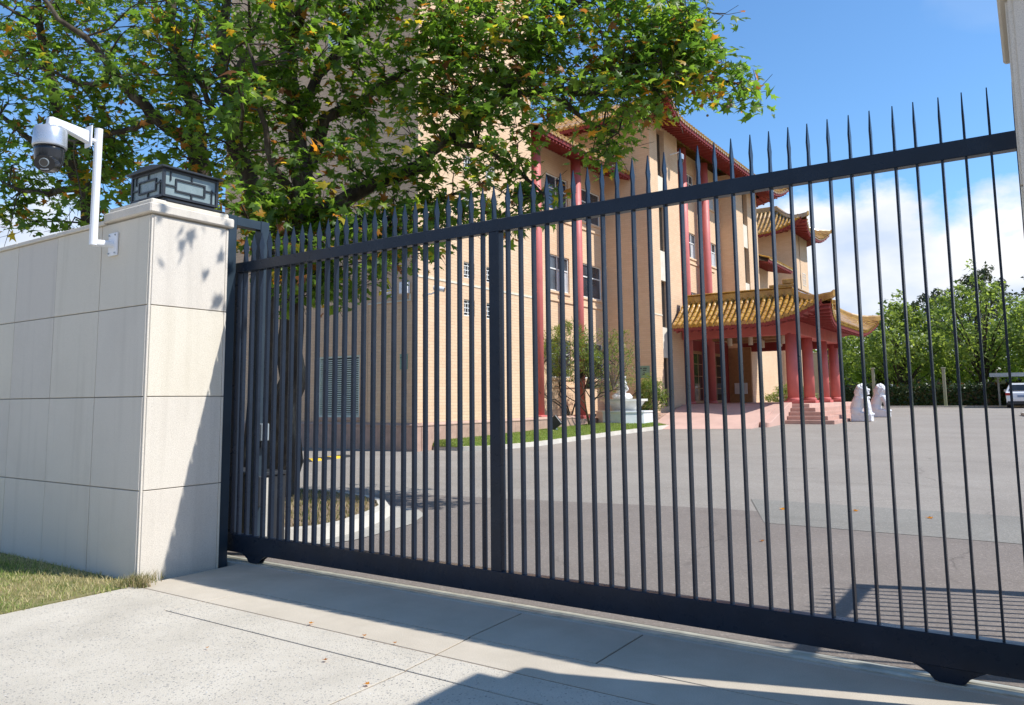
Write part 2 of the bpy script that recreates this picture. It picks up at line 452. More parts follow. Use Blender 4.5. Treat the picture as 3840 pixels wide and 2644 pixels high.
def lathe(bm, c, prof, seg=24, axis='z'):
    """prof: (radius, height) pairs from bottom to top round a vertical axis through c"""
    rings = []
    for r, h in prof:
        rings.append([bm.verts.new(Vector((c[0] + r * math.cos(2 * math.pi * k / seg), c[1] + r * math.sin(2 * math.pi * k / seg), c[2] + h))) for k in range(seg)])
    for a, b in zip(rings, rings[1:]):
        for k in range(seg): bm.faces.new((a[k], a[(k + 1) % seg], b[(k + 1) % seg], b[k]))
    if prof[0][0] > 1e-4: bm.faces.new(rings[0][::-1])
    if prof[-1][0] > 1e-4: bm.faces.new(rings[-1])
    return bm

def sheet(name, pts, dz, mat, kind="structure", thick=0.0, parent=None):
    """a ground sheet that follows the slope of the yard"""
    bm = B()
    vs_ = [bm.verts.new((x, y, 0)) for x, y in pts]
    bm.faces.new(vs_)
    for y in PY[1:-1]:
        bmesh.ops.bisect_plane(bm, geom=bm.verts[:] + bm.edges[:] + bm.faces[:], plane_co=(0, y, 0), plane_no=(0, 1, 0))
    for v in bm.verts: v.co.z = gz(v.co.y) + dz
    bm.normal_update()
    for f in bm.faces:
        if f.normal.z < 0: f.normal_flip()
    if thick:
        r = bmesh.ops.extrude_face_region(bm, geom=bm.faces[:])
        for g in r["geom"]:
            if isinstance(g, bmesh.types.BMVert): g.co.z += thick
        bmesh.ops.recalc_face_normals(bm, faces=bm.faces[:])
    return finish(name, bm, mat, parent, kind=kind)

def mesh_np(name, verts, faces_flat, nper, mat, parent=None, rnd=None, **tags):
    """fast mesh of many equal n-gons (nper corners each) with one random value per face"""
    me = bpy.data.meshes.new(name)
    nv = len(verts); nf = len(faces_flat) // nper
    me.vertices.add(nv); me.vertices.foreach_set("co", np.asarray(verts, dtype=np.float32).ravel())
    me.loops.add(len(faces_flat)); me.loops.foreach_set("vertex_index", np.asarray(faces_flat, dtype=np.int32))
    me.polygons.add(nf); me.polygons.foreach_set("loop_start", np.arange(0, nf * nper, nper, dtype=np.int32))
    if rnd is not None:
        at_ = me.attributes.new("rnd", 'FLOAT', 'FACE'); at_.data.foreach_set("value", np.asarray(rnd, dtype=np.float32))
    me.update(); me.validate()
    me.materials.append(MATS[mat])
    o = bpy.data.objects.new(name, me); COL.objects.link(o)
    attach(o, parent)
    tag(o, tags.get("label"), tags.get("cat"), tags.get("group"), tags.get("kind"))
    return o

def rot_from(n, spin):
    """N rotation matrices whose third column is n, spun about it"""
    n = n / np.linalg.norm(n, axis=1, keepdims=True)
    a = np.where(np.abs(n[:, 2:3]) < 0.9, np.array([[0, 0, 1.0]]), np.array([[1.0, 0, 0]]))
    u = np.cross(a, n); u /= np.linalg.norm(u, axis=1, keepdims=True)
    w = np.cross(n, u)
    c, s = np.cos(spin)[:, None], np.sin(spin)[:, None]
    return np.stack([u * c + w * s, -u * s + w * c, n], axis=2)

def scatter(tv, tf, pos, nrm, size, spin=None):
    """instances of a template (verts tv, equal faces tf) at pos -> verts, flat faces"""
    N = len(pos)
    if spin is None: spin = RNG.uniform(0, 2 * np.pi, N)
    Rm = rot_from(nrm, spin)
    V = np.einsum('nij,kj->nki', Rm, tv) * size[:, None, None] + pos[:, None, :]
    F = (tf[None] + (np.arange(N) * len(tv))[:, None, None])
    return V.reshape(-1, 3), F.reshape(-1)

# ================================================================== GROUND
def big_ground():
    bm = B()
    ys = [-80, 6, 20, 32, 40, 60, 110, 300, 900]
    xs = [-500, 500]
    rows = []
    for y in ys: rows.append([bm.verts.new((x, y, gz(y) - 0.06)) for x in xs])
    for a, b in zip(rows, rows[1:]): bm.faces.new((a[0], a[1], b[1], b[0]))
    finish("ground", bm, "dry_turf", kind="structure")
big_ground()
sheet("asphalt_yard", [(-70, 5.20), (14, 5.20), (14, 58.5), (2, 60.0), (-8, 60.3), (-70, 60.3)], 0.0, "asphalt_grey")
sheet("asphalt_entry_strip", [(-9.2, 5.21), (12, 5.21), (12, 10.9), (-3.9, 10.6), (-6.2, 10.2), (-8.4, 9.9), (-9.2, 9.8)], 0.004, "asphalt_brown")
sheet("asphalt_patch", [(-2.9, 9.75), (12, 9.5), (12, 11.35), (-3.66, 11.7)], 0.008, "asphalt_green")

# concrete driveway in front of the gate, cut into slabs
drive = B(); box(drive, -6.72, 9, -6, 5.003, -0.12, -0.006)
drive = finish("driveway", drive, "soil", kind="structure")
def slab(pts, mat, z=0.0):
    bm = B(); prism(bm, pts, 'z', -0.06, z, 0.002); return finish("slab", bm, mat, drive)
g = 0.007
slab([(-6.70, 3.92 + g), (-5.68 - g, 3.92 + g), (-5.68 - g, 4.32 + g), (-3.31 - g, 4.32 + g), (-3.33 - g, 5.0), (-6.70, 5.0)], "concrete_smooth")
slab([(-5.68 + g, 3.92 + g), (-3.27 - g, 3.92 + g), (-3.30 - g, 4.32 - g), (-5.68 + g, 4.32 - g)], "concrete_smooth")
slab([(-3.27 + g, 3.92 + g), (6, 3.92 + g), (6, 4.32 - g), (-3.30 + g, 4.32 - g)], "concrete_smooth")
slab([(-3.31 + g, 4.32 + g), (-2.34 - g, 4.32 + g), (-2.34 - g, 5.0), (-3.33 + g, 5.0)], "concrete_smooth")
slab([(-2.34 + g, 4.32 + g), (6, 4.32 + g), (6, 5.0), (-2.34 + g, 5.0)], "concrete_smooth")
slab([(-6.70, -5.9), (-3.2 - g, -5.9), (-3.23 - g, 3.60 - g), (-5.73 - g, 3.60 - g), (-5.70 - g, 3.92 - g), (-6.70, 3.92 - g)], "concrete_aggregate")
slab([(-5.73 + g, 3.60 + g), (-3.24 - g, 3.60 + g), (-3.26 - g, 3.92 - g), (-5.70 + g, 3.92 - g)], "concrete_aggregate")
slab([(-3.24 + g, 3.60 + g), (6, 3.60 + g), (6, 3.92 - g), (-3.26 + g, 3.92 - g)], "concrete_aggregate")
slab([(-3.2 + g, -5.9), (6, -5.9), (6, 3.60 - g), (-3.23 + g, 3.60 - g)], "concrete_aggregate")
# dirt line along the slab edges
bm = B(); box(bm, -6.7, 6, 3.908, 3.928, -0.05, -0.0035); finish("joint_filler", bm, "mulch", drive)

sheet("bounce_footpath", [(-60, -5.0), (-6.75, -5.0), (-6.75, 1.98), (-60, 1.98)], .01, "concrete_kerb")  # unseen pale paving, added to bounce sunlight onto the boundary wall
sheet("bounce_footpath", [(9.02, -5.0), (60, -5.0), (60, 3.9), (9.02, 3.9)], .01, "concrete_kerb")  # unseen too, added for the same bounce light
sheet("street", [(-120, -40), (120, -40), (120, -6.05), (-120, -6.05)], -.02, "asphalt_grey")
# gate track set in the concrete
tr = thing("gate_track", "pale steel double rail track set in the ground under the gate", "track", (-3, 5.08, 0))
for a, b, z in ((5.05, 5.115, 0.006), (5.145, 5.20, 0.006)):
    bm = B(); box(bm, -9.5, 2.2, a, b, -0.05, z, 0.003); finish("flat_bar", bm, "steel_track", tr)
bm = B(); tube(bm, [(-9.5, 5.13, 0.004), (2.2, 5.13, 0.004)], 0.014, 8); finish("rail", bm, "steel_track", tr)
bm = B(); box(bm, -9.5, 2.2, 5.005, 5.21, -0.1, -0.004); finish("bedding", bm, "concrete_kerb", tr)

# verge grass in front of the wall
verge = B(); prism(verge, [(-40, 2.0), (-6.72, 2.0), (-6.72, 3.98), (-40, 3.99)], 'z', -0.1, 0.004)
verge = finish("grass_verge", verge, "dry_turf", kind="structure")

def blades(name, pos, hmin, hmax, width, mat, rnd, label, cat="grass", lean=0.5):
    n = len(pos)
    h = RNG.uniform(hmin, hmax, n); a = RNG.uniform(0, 2 * np.pi, n); l = RNG.uniform(0.1, lean, n) * h
    dx, dy = np.cos(a) * width, np.sin(a) * width
    b = RNG.uniform(0, 2 * np.pi, n)
    lx, ly = np.cos(b) * l, np.sin(b) * l
    z0 = np.zeros(n)
    p0 = pos + np.stack([-dx, -dy, z0], 1); p1 = pos + np.stack([dx, dy, z0], 1)
    p2 = pos + np.stack([dx * .7 + lx * .4, dy * .7 + ly * .4, h * .6], 1); p3 = pos + np.stack([-dx * .7 + lx * .4, -dy * .7 + ly * .4, h * .6], 1)
    p4 = pos + np.stack([lx, ly, h], 1)
    V = np.stack([p0, p1, p2, p3, p4], 1).reshape(-1, 3)
    f = np.array([[0, 1, 2], [0, 2, 3], [3, 2, 4]])
    F = (f[None] + (np.arange(n) * 5)[:, None, None]).reshape(-1)
    return mesh_np(name, V, F, 3, mat, None, np.repeat(rnd, 3), label=label, cat=cat, kind="stuff")

n = 30000
x = RNG.uniform(-14, -6.66, n); y = RNG.uniform(2.02, 3.97, n)
edge = -6.71 + 0.04 * np.sin(y * 9) + 0.03 * np.sin(y * 23) + RNG.normal(0, .04, n)
k = (x < edge) | ((y > 3.8) & (x < -6.5))
x, y = x[k], y[k]
dry = 0.70 + 0.26 * np.sin(x * 2.1 + 1.0) * np.cos(y * 2.7) + RNG.normal(0, .26, len(x)) + 0.25 * (y > 3.75)
blades("verge_grass_blades", np.stack([x, y, np.zeros(len(x))], 1), 0.015, 0.055, 0.0035, "grass_blade", np.clip(dry, 0, 1), "patchy green and straw coloured grass along the foot of the pale wall", lean=1.2)
# tufts growing out of the joint at the pier foot
n = 700
x = np.concatenate([RNG.normal(-6.76, .05, 350), RNG.uniform(-6.84, -6.55, 350)]); y = np.concatenate([RNG.normal(4.0, .09, 350), RNG.normal(3.93, .03, 350)])
blades("pier_foot_grass_blades", np.stack([x, y, np.zeros(n)], 1), 0.02, 0.11, 0.003, "dry_blade", np.clip(RNG.normal(.5, .3, n), 0, 1), "dry grass tuft sprouting at the foot of the lantern pier", lean=1.0)

# ================================================================== BOUNDARY WALL AND PIERS
ZJ = [0.0, 0.80, 1.66, 2.52, 3.385]
GP = 0.004
def wall_panels(parent, xs, y, face):
    for xa, xb in zip(xs, xs[1:]):
        for za, zb in zip(ZJ, ZJ[1:]):
            bm = B()
            jit = random.uniform(-0.0015, 0.0015)
            box(bm, min(xa, xb) + GP, max(xa, xb) - GP, y + jit, y + 0.03, za + GP if za else -0.05, zb - GP, 0.003)
            finish("panel", bm, "granite", parent)
wl_ = thing("boundary_wall", "long pale granite clad wall with square panels behind the verge grass", "wall", (-12, 4.2, 0))
xs = [-7.72 - 0.9 * i for i in range(0, 16)]
wall_panels(wl_, xs, 4.01, -1)
bm = B(); box(bm, -21.3, -7.70, 4.034, 4.40, -0.1, 3.385); finish("core", bm, "granite_core", wl_)
for i in range(15):
    bm = B(); box(bm, xs[i + 1] + 0.002, xs[i] - 0.002 if i else -7.65, 3.985, 4.44, 3.385, 3.43, 0.006); finish("coping_stone", bm, "granite", wl_)

def pier(x0, x1, inner, label):
    """inner: x of the face that looks into the gateway"""
    p = thing("gate_pier", label, "pier", ((x0 + x1) / 2, 4.43, 0))
    e = 0.03
    for za, zb in zip(ZJ, ZJ[1:]):
        zb_ = zb - GP; za_ = za + GP if za else -0.05
        bm = B(); box(bm, x0 + (0 if inner == x1 else e), x1 - (e if inner == x1 else 0), 4.01, 4.04, za_, zb_, 0.003); finish("panel", bm, "granite", p)
        bm = B(); box(bm, x0 + e * 0, x1, 4.83, 4.855, za_, zb_, 0.003); finish("panel", bm, "granite", p)
        bm = B()
        if inner == x1: box(bm, x1 - 0.03, x1, 4.01 + e, 4.826, za_, zb_, 0.003)
        else: box(bm, x0, x0 + 0.03, 4.01 + e, 4.826, za_, zb_, 0.003)
        finish("panel", bm, "granite", p)
    bm = B()
    if inner == x1: box(bm, x1 - e - 0.004, x1 - 0.010, 4.020, 4.01 + e + 0.004, -0.05, ZJ[-1])
    else: box(bm, x0 + 0.010, x0 + e + 0.004, 4.020, 4.01 + e + 0.004, -0.05, ZJ[-1])
    finish("corner_strip", bm, "granite", p)
    bm = B(); box(bm, x0 + 0.02, x1 - 0.02, 4.036, 4.832, -0.1, ZJ[-1]); finish("core", bm, "granite_core", p)
    bm = B(); box(bm, x0 + 0.012, x1 - 0.012, 4.022, 4.845, 3.385, 3.40, 0.0); finish("shadow_joint", bm, "granite_core", p)
    bm = B(); box(bm, x0 + (0.07 if x0 < -1 else -0.03), x1 + 0.035, 3.975, 4.90, 3.40, 3.495, 0.012); cp = finish("cap", bm, "granite", p)
    bm = B(); box(bm, x0 + (0.1 if x0 < -1 else 0.0), x1 - 0.005, 4.01, 4.86, 3.494, 3.545, 0.012); finish("cap_upper", bm, "granite", cp)
    return p
pier(-7.714, -6.84, -6.84, "granite gate pier with stone cap beside the white camera pole")
pier(0.0, 0.80, 0.0, "granite gate pier opposite the one with the camera pole")
wr = thing("boundary_wall", "pale granite clad wall continuing from the pier opposite the camera pole", "wall", (5, 4.2, 0))
xs2 = [0.82 + 0.9 * i for i in range(0, 9)]
wall_panels(wr, xs2, 4.01, -1)
bm = B(); box(bm, 0.80, 8.02, 4.034, 4.40, -0.1, 3.385); finish("core", bm, "granite_core", wr)
for i in range(8):
    bm = B(); box(bm, xs2[i] + 0.002 + (0.03 if i == 0 else 0), xs2[i + 1] - 0.002, 3.985, 4.44, 3.385, 3.43, 0.006); finish("coping_stone", bm, "granite", wr)

def lantern(x0, x1, y0, y1, label):
    z0 = 3.545
    t_ = thing("pier_lantern", label, "lantern", ((x0 + x1) / 2, (y0 + y1) / 2, z0))
    bm = B(); box(bm, x0 - 0.03, x1 + 0.03, y0 - 0.03 + .06, y1 + 0.03, z0, z0 + 0.022, 0.004); finish("base_plate", bm, "black_satin", t_)
    bm = B(); box(bm, x0 + 0.03, x1 - 0.03, y0 + 0.03, y1 - 0.03, z0 + 0.022, z0 + 0.05); finish("plinth", bm, "black_satin", t_)
    za, zb = z0 + 0.05, z0 + 0.33
    bm = B(); box(bm, x0 - 0.035, x1 + 0.035, y0 - 0.035, y1 + 0.035, zb, zb + 0.022, 0.004)
    prism(bm, [(x0 - 0.02, zb + 0.022), (x1 + 0.02, zb + 0.022), ((x0 + x1) / 2 + .08, zb + 0.06), ((x0 + x1) / 2 - .08, zb + 0.06)], 'y', y0 - 0.015, y1 + 0.015)
    finish("roof", bm, "black_satin", t_)
    b = 0.013
    bm = B()
    for xx in (x0, x1 - 0.026):
        for yy in (y0, y1 - 0.026): box(bm, xx, xx + 0.026, yy, yy + 0.026, za, zb)
    for zz in (za, zb - 0.024):
        box(bm, x0 + .002, x1 - .002, y0 + .002, y0 + 0.022, zz, zz + 0.024); box(bm, x0 + .002, x1 - .002, y1 - 0.022, y1 - .002, zz, zz + 0.024)
        box(bm, x0 + .003, x0 + 0.022, y0 + .003, y1 - .003, zz + .001, zz + 0.023); box(bm, x1 - 0.022, x1 - .003, y0 + .003, y1 - .003, zz + .001, zz + 0.023)
    finish("frame", bm, "black_satin", t_)
    def lattice(u0, u1, put):
        w = u1 - u0; h = zb - za
        a, c = u0 + .20 * w, u0 + .78 * w
        p, q = za + .25 * h, za + .72 * h
        for (ua, ub, wa, wb) in ((a, c, p, p + .016), (a, c, q - .016, q), (a, a + .016, p + .016, q - .016), (c - .016, c, p + .016, q - .016),
                                 (u0, a, q - .09, q - .076), (c, u1, p + .07, p + .084), (u0 + .5 * w, u0 + .5 * w + .014, za + .02, p), (u0 + .5 * w, u0 + .5 * w + .014, q, zb - .02),
                                 (u0 + .10 * w, u0 + .10 * w + .012, p + .1, zb - .02), (u1 - .10 * w, u1 - .10 * w + .012, za + .02, p + .1)):
            put(ua, ub, wa, wb)
    for yy in (y0 + .003, y1 - .015):
        bm = B(); lattice(x0 + .02, x1 - .02, lambda a, b_, c_, d: box(bm, a, b_, yy, yy + .012, c_, d)); finish("lattice", bm, "black_satin", t_)
    for xx in (x0 + .003, x1 - .015):
        bm = B(); lattice(y0 + .02, y1 - .02, lambda a, b_, c_, d: box(bm, xx, xx + .012, a, b_, c_, d)); finish("lattice", bm, "black_satin", t_)
    for (a, b_, c_, d) in ((x0 + .02, x1 - .02, y0 + .017, y0 + .021), (x0 + .02, x1 - .02, y1 - .021, y1 - .017), (x0 + .017, x0 + .021, y0 + .022, y1 - .022), (x1 - .021, x1 - .017, y0 + .022, y1 - .022)):
        bm = B(); box(bm, a, b_, c_, d, za + .01, zb - .01); finish("glass_pane", bm, "frosted_glass", t_)
lantern(-7.44, -6.87, 4.13, 4.74, "black lattice lantern with frosted glass on the pier by the camera")
lantern(0.14, 0.70, 4.13, 4.74, "black lattice lantern on the pier opposite the camera pole")

# ================================================================== CAMERA ON ITS POLE
cm = thing("security_camera", "silver and black dome camera on a white cranked pole fixed to the wall", "camera", (-7.47, 4.0, 3.05))
bm = B(); box(bm, -7.55, -7.40, 3.985, 4.006, 3.05, 3.28, 0.004)
pl = finish("wall_plate", bm, "white_metal", cm)
for sx in (-7.53, -7.42):
    for sz in (3.07, 3.25):
        bm = B(); tube(bm, [(sx, 3.986, sz + .005), (sx, 3.974, sz + .005)], 0.009, 6); finish("bolt", bm, "grey_metal", pl)
bm = B(); tube(bm, [(-7.475, 3.99, 3.165), (-7.475, 3.84, 3.152), (-7.475, 3.812, 3.152)], 0.036, 14)
tube(bm, [(-7.475, 3.80, 3.128), (-7.475, 3.80, 4.29)], 0.037, 14)
finish("pole", bm, "white_metal", cm, smooth=False)
bm = B(); tube(bm, [(-7.475, 3.80, 4.155), (-7.475, 3.70, 4.165)], 0.02, 10); finish("spigot", bm, "white_metal", cm)
bm = B(); box(bm, -7.535, -7.415, 3.698, 3.712, 4.08, 4.29, 0.003); finish("bracket_plate", bm, "white_metal", cm)
bm = B()
prism(bm, [(3.70, 4.235), (3.36, 4.275), (3.325, 4.265), (3.32, 4.19), (3.39, 4.185), (3.42, 4.20), (3.70, 4.115)], 'x', -7.51, -7.44, 0.008)
finish("arm", bm, "white_metal", cm)
bm = B(); lathe(bm, (-7.475, 3.355, 3.98), [(0.115, 0.0), (0.142, 0.0), (0.144, 0.012), (0.140, 0.165), (0.128, 0.182), (0.07, 0.195), (0.05, 0.22)], 36)
finish("housing", bm, "silver_grey", cm, smooth=True)
bm = B(); lathe(bm, (-7.475, 3.355, 3.80), [(0.0, -0.055), (0.05, -0.05), (0.085, -0.03), (0.112, 0.02), (0.122, 0.08), (0.126, 0.14), (0.13, 0.185)], 32)
dm = finish("dome_body", bm, "black_gloss", cm, smooth=True)
# the eye looks down the street towards the gateway
d = Vector((0.72, -0.62, -0.32)).normalized()
c0 = Vector((-7.475, 3.355, 3.835))
u = d.cross(Vector((0, 0, 1))).normalized(); w = u.cross(d)
bm = B()
n_ = 22
ringf = [bm.verts.new(c0 + d * 0.128 + (u * math.cos(2 * math.pi * i / n_) * 0.088 + w * math.sin(2 * math.pi * i / n_) * 0.074)) for i in range(n_)]
ringb = [bm.verts.new(c0 + d * 0.03 + (u * math.cos(2 * math.pi * i / n_) * 0.108 + w * math.sin(2 * math.pi * i / n_) * 0.092)) for i in range(n_)]
for i in range(n_): bm.faces.new((ringf[i], ringf[(i + 1) % n_], ringb[(i + 1) % n_], ringb[i]))
bm.faces.new(ringf[::-1]); bm.faces.new(ringb)
bmesh.ops.recalc_face_normals(bm, faces=bm.faces[:])
finish("face_plate", bm, "black_gloss", cm)
bm = B(); tube(bm, [c0 + d * 0.12 + w * .008, c0 + d * 0.142 + w * .008], [0.042, 0.039], 22); ln = finish("lens_ring", bm, "grey_metal", dm)
bm = B(); tube(bm, [c0 + d * 0.13 + w * .008, c0 + d * 0.1435 + w * .008], 0.034, 22); finish("lens", bm, "lens_glass", dm)
bm = B(); tube(bm, [c0 + d * 0.128 - w * .052 - u * .034, c0 + d * 0.131 - w * .055, c0 + d * 0.128 - w * .052 + u * .034], 0.0055, 8); finish("infrared_window", bm, "silver_grey", dm)

# ================================================================== SLIDING GATE
GY = 5.085
gate = thing("sliding_gate", "long dark blue steel sliding gate with spear topped vertical bars", "gate", (-3.4, GY, 0.0))
XL, XR = -6.985, 0.265
bm = B(); box(bm, XL, XR, GY - 0.036, GY + 0.036, 2.965, 3.07, 0.004); finish("top_rail", bm, "gate_paint", gate)
bm = B(); box(bm, XL, XR, GY - 0.04, GY + 0.04, 0.09, 0.268, 0.004); finish("bottom_rail", bm, "gate_paint", gate)
for xc in (XL + 0.03, -3.60, XR - 0.04):
    hw = 0.05 if xc == -3.60 else 0.03
    bm = B(); box(bm, xc - hw, xc + hw, GY - 0.038, GY + 0.038, 0.268, 2.965, 0.003); finish("post", bm, "gate_paint", gate)
def bar_mesh(z0):
    bm = B()
    prof = [(0.028, z0, .0064), (0.028, 3.085, .0064), (0.021, 3.16, .0062), (0.034, 3.225, .0056), (0.0015, 3.36, .003)]
    rings = []
    for hy, z, hx in prof:
        rings.append([bm.verts.new(Vector(q)) for q in ((-hx, -hy, z), (hx, -hy, z), (hx, hy, z), (-hx, hy, z))])
    for a, b in zip(rings, rings[1:]):
        for k_ in range(4): bm.faces.new((a[k_], a[(k_ + 1) % 4], b[(k_ + 1) % 4], b[k_]))
    bm.faces.new(rings[0][::-1]); bm.faces.new(rings[-1])
    bmesh.ops.recalc_face_normals(bm, faces=bm.faces[:])
    me = bpy.data.meshes.new("bar"); bm.to_mesh(me); bm.free(); me.materials.append(MATS["gate_paint"]); return me
me_bar, me_spear = bar_mesh(0.266), bar_mesh(3.068)
PITCH_B = 0.12443
for i in range(-26, 31):
    xb = -3.608 + PITCH_B * i
    if xb > XR - 0.06: continue
    o = bpy.data.objects.new("bar" if i else "spear", me_bar if i else me_spear); COL.objects.link(o)
    o.location = (xb, GY, 0); o.rotation_euler = (random.gauss(0, .0007), random.gauss(0, .0009), random.gauss(0, .006)); attach(o, gate)
for xc in (-6.56, -0.52):
    bm = B()
    for yy in (GY - 0.034, GY + 0.024):
        prism(bm, [(xc - .19, .094), (xc - .15, .075), (xc - .10, .045), (xc - .075, .016), (xc - .05, .008), (xc + .05, .008), (xc + .075, .016), (xc + .10, .045), (xc + .15, .075), (xc + .19, .094)], 'y', yy, yy + 0.010)
    hs = finish("wheel_housing", bm, "gate_paint", gate)
    bm = B(); tube(bm, [(xc, GY - .022, .075), (xc, GY + .022, .075)], .062, 20); finish("wheel", bm, "grey_metal", hs)
# drive rack on the back of the bottom rail
bm = B(); box(bm, XL + .1, XR - .1, GY + .042, GY + .062, .16, .19); finish("gear_rack", bm, "grey_metal", gate)

fr = thing("guide_frame", "tall dark steel portal frame straddling the gate beside the lantern pier", "gate frame", (-6.9, 5.15, 0))
bm = B(); box(bm, -6.985, -6.88, 4.87, 4.985, -0.05, 3.56, 0.004); finish("front_leg", bm, "frame_paint", fr)
bm = B(); box(bm, -6.985, -6.88, 5.29, 5.40, -0.05, 3.56, 0.004); lg = finish("rear_leg", bm, "frame_paint", fr)
bm = B(); box(bm, -6.98, -6.885, 4.985, 5.29, 3.46, 3.555, 0.004); finish("head_beam", bm, "frame_paint", fr)
bm = B(); box(bm, -6.878, -6.80, 5.30, 5.40, 1.19, 1.37, 0.006); bx_ = finish("lock_box", bm, "grey_metal", lg)
bm = B(); box(bm, -6.878, -6.81, 5.31, 5.39, 1.12, 1.188, 0.004); finish("lock_base", bm, "black_satin", bx_)
bm = B(); box(bm, -6.878, -6.84, 5.31, 5.36, 0.50, 0.82, 0.01); finish("latch", bm, "black_satin", lg)
sv = thing("gate_motor_cabinet", "dark gate motor cabinet with pale side panel behind the portal frame", "cabinet", (-7.4, 5.62, 0))
bm = B(); box(bm, -7.75, -7.0, 5.48, 5.80, -0.02, 0.80, 0.01); finish("body", bm, "black_satin", sv)
bm = B(); box(bm, -7.77, -6.98, 5.46, 5.82, 0.80, 0.84, 0.008); finish("lid", bm, "black_satin", sv)
for xa in (-7.40, -6.998):
    bm = B(); box(bm, xa - (0.0 if xa > -7 else .07), xa + (.012 if xa > -7 else 0.0), 5.47 if xa < -7 else 5.49, 5.479 if xa < -7 else 5.55, .03, .78); finish("side_panel", bm, "concrete_kerb", sv)

# inner fence on the right, out of frame: its shadow lies on the asphalt behind the gate
sf = thing("side_fence", "dark spear topped fence running into the yard and casting striped shadows", "fence", (1.0, 6.6, 0))
FX = 0.95
bm = B(); box(bm, FX - .035, FX + .035, 5.75, 7.9, 2.95, 3.07, .004); finish("top_rail", bm, "gate_paint", sf)
bm = B(); box(bm, FX - .035, FX + .035, 5.75, 7.9, .09, .22, .004); finish("bottom_rail", bm, "gate_paint", sf)
for i in range(16):
    o = bpy.data.objects.new("bar", me_bar); COL.objects.link(o); o.location = (FX, 5.86 + i * .1244, 0); o.rotation_euler = (0, 0, math.pi / 2); attach(o, sf)
bm = B(); box(bm, FX - .05, FX + .05, 7.83, 7.93, -.05, 3.07, .004); finish("post", bm, "gate_paint", sf)
bm = B(); box(bm, FX - .05, FX + .05, 5.67, 5.75, -.05, 3.07, .004); finish("post", bm, "gate_paint", sf)
bm = B(); prism(bm, [(7.66, 0), (7.829, 0), (7.829, 1.7), (7.79, 1.7)], 'x', FX - .03, FX + .03); finish("shadow_brace", bm, "gate_paint", sf)  # unseen brace, shaped to widen the end post's shadow
cb = thing("shadow_cabinet", "unseen grey steel cabinet added beside the inner fence post for its shadow", "cabinet", (FX + .1, 7.6, 0))  # unseen box, made up to step the post's shadow wider near its foot
bm = B(); box(bm, FX - .1, FX + .3, 7.42, 7.8, 0, 1.05, .01); finish("body", bm, "grey_metal", cb)
bm = B(); box(bm, FX - .115, FX - .101, 7.45, 7.77, .08, .98, .004); finish("door", bm, "grey_metal", cb)  # part of the unseen shadow cabinet, added with it

# ================================================================== PLANTED ISLAND BEHIND THE GATE
outer = [(-12.6, 5.55), (-7.4, 5.70), (-7.11, 5.86), (-6.72, 6.15), (-6.60, 6.45), (-6.62, 6.83), (-6.73, 7.58), (-7.05, 8.22), (-7.45, 8.55), (-8.0, 8.66), (-8.6, 8.86), (-9.4, 8.99), (-10.6, 9.02), (-12.6, 8.94)]
sheet("island_gutter", outer, 0.012, "concrete_gutter")
mid = [(-12.6, 5.62), (-7.5, 5.78), (-7.12, 5.98), (-6.90, 6.3), (-6.92, 6.75), (-7.2, 7.55), (-7.5, 8.12), (-8.0, 8.55), (-8.6, 8.82), (-9.4, 8.95), (-10.6, 8.98), (-12.6, 8.9)]
inn = [(-12.6, 5.78), (-7.6, 5.92), (-7.28, 6.05), (-7.10, 6.32), (-7.12, 6.7), (-7.4, 7.45), (-7.68, 7.98), (-8.1, 8.36), (-8.66, 8.64), (-9.42, 8.78), (-10.6, 8.80), (-12.6, 8.75)]
ik = thing("island_kerb", "pale concrete kerb curving round the dry grass island behind the gate", "kerb", (-7.5, 7.5, 0))
for i in range(len(mid) - 1):
    bm = B()
    a, b, c, d_ = mid[i], mid[i + 1], inn[i + 1], inn[i]
    def L(p, q, f): return (p[0] + (q[0] - p[0]) * f, p[1] + (q[1] - p[1]) * f)
    a2, b2 = L(a, d_, .35), L(b, c, .35)
    vs_ = [bm.verts.new(v) for v in ((*a, .0), (*b, .0), (*b2, .15), (*a2, .15), (*c, .16), (*d_, .16), (*c, .0), (*d_, .0))]
    for f in ((0, 1, 2, 3), (3, 2, 4, 5), (5, 4, 6, 7), (0, 3, 5, 7), (1, 6, 4, 2)): bm.faces.new([vs_[q] for q in f])
    bmesh.ops.recalc_face_normals(bm, faces=bm.faces[:])
    finish("kerb_stone", bm, "concrete_kerb", ik)
isl = sheet("island_soil", inn, 0.10, "mulch")
def in_poly(P, x, y):
    c = np.zeros(len(x), bool); j = len(P) - 1
    for i in range(len(P)):
        xi, yi = P[i]; xj, yj = P[j]
        c ^= ((yi > y) != (yj > y)) & (x < (xj - xi) * (y - yi) / (yj - yi + 1e-12) + xi); j = i
    return c
n = 11000
x = RNG.uniform(-12.5, -7.0, n); y = RNG.uniform(5.8, 8.9, n); k = in_poly(inn, x, y); x, y = x[k], y[k]
blades("island_grass_blades", np.stack([x, y, np.array([gz(v) for v in y]) + .10], 1), .02, .07, .006, "dry_blade", np.clip(.55 + .22 * np.sin(x * 3) * np.cos(y * 4) + RNG.normal(0, .25, len(x)), 0, 1), "straw coloured dry grass on the kerbed island round the tree")

# speed hump of black and yellow rubber blocks
sh = thing("speed_hump", "black and yellow rubber speed hump across the far driveway", "speed hump", (-15.3, 12.7, .09))
for i in range(13):
    y0 = 10.1 + i * .36; xs_ = -15.05 - .03 * i
    bm = B(); prism(bm, [(xs_ - .2, gz(y0) + .002), (xs_ + .2, gz(y0) + .002), (xs_ + .1, gz(y0) + .06), (xs_ - .1, gz(y0) + .06)], 'y', y0 + .003, y0 + .357)
    finish("hump_block", bm, "yellow_paint" if i % 2 else "black_rubber", sh)

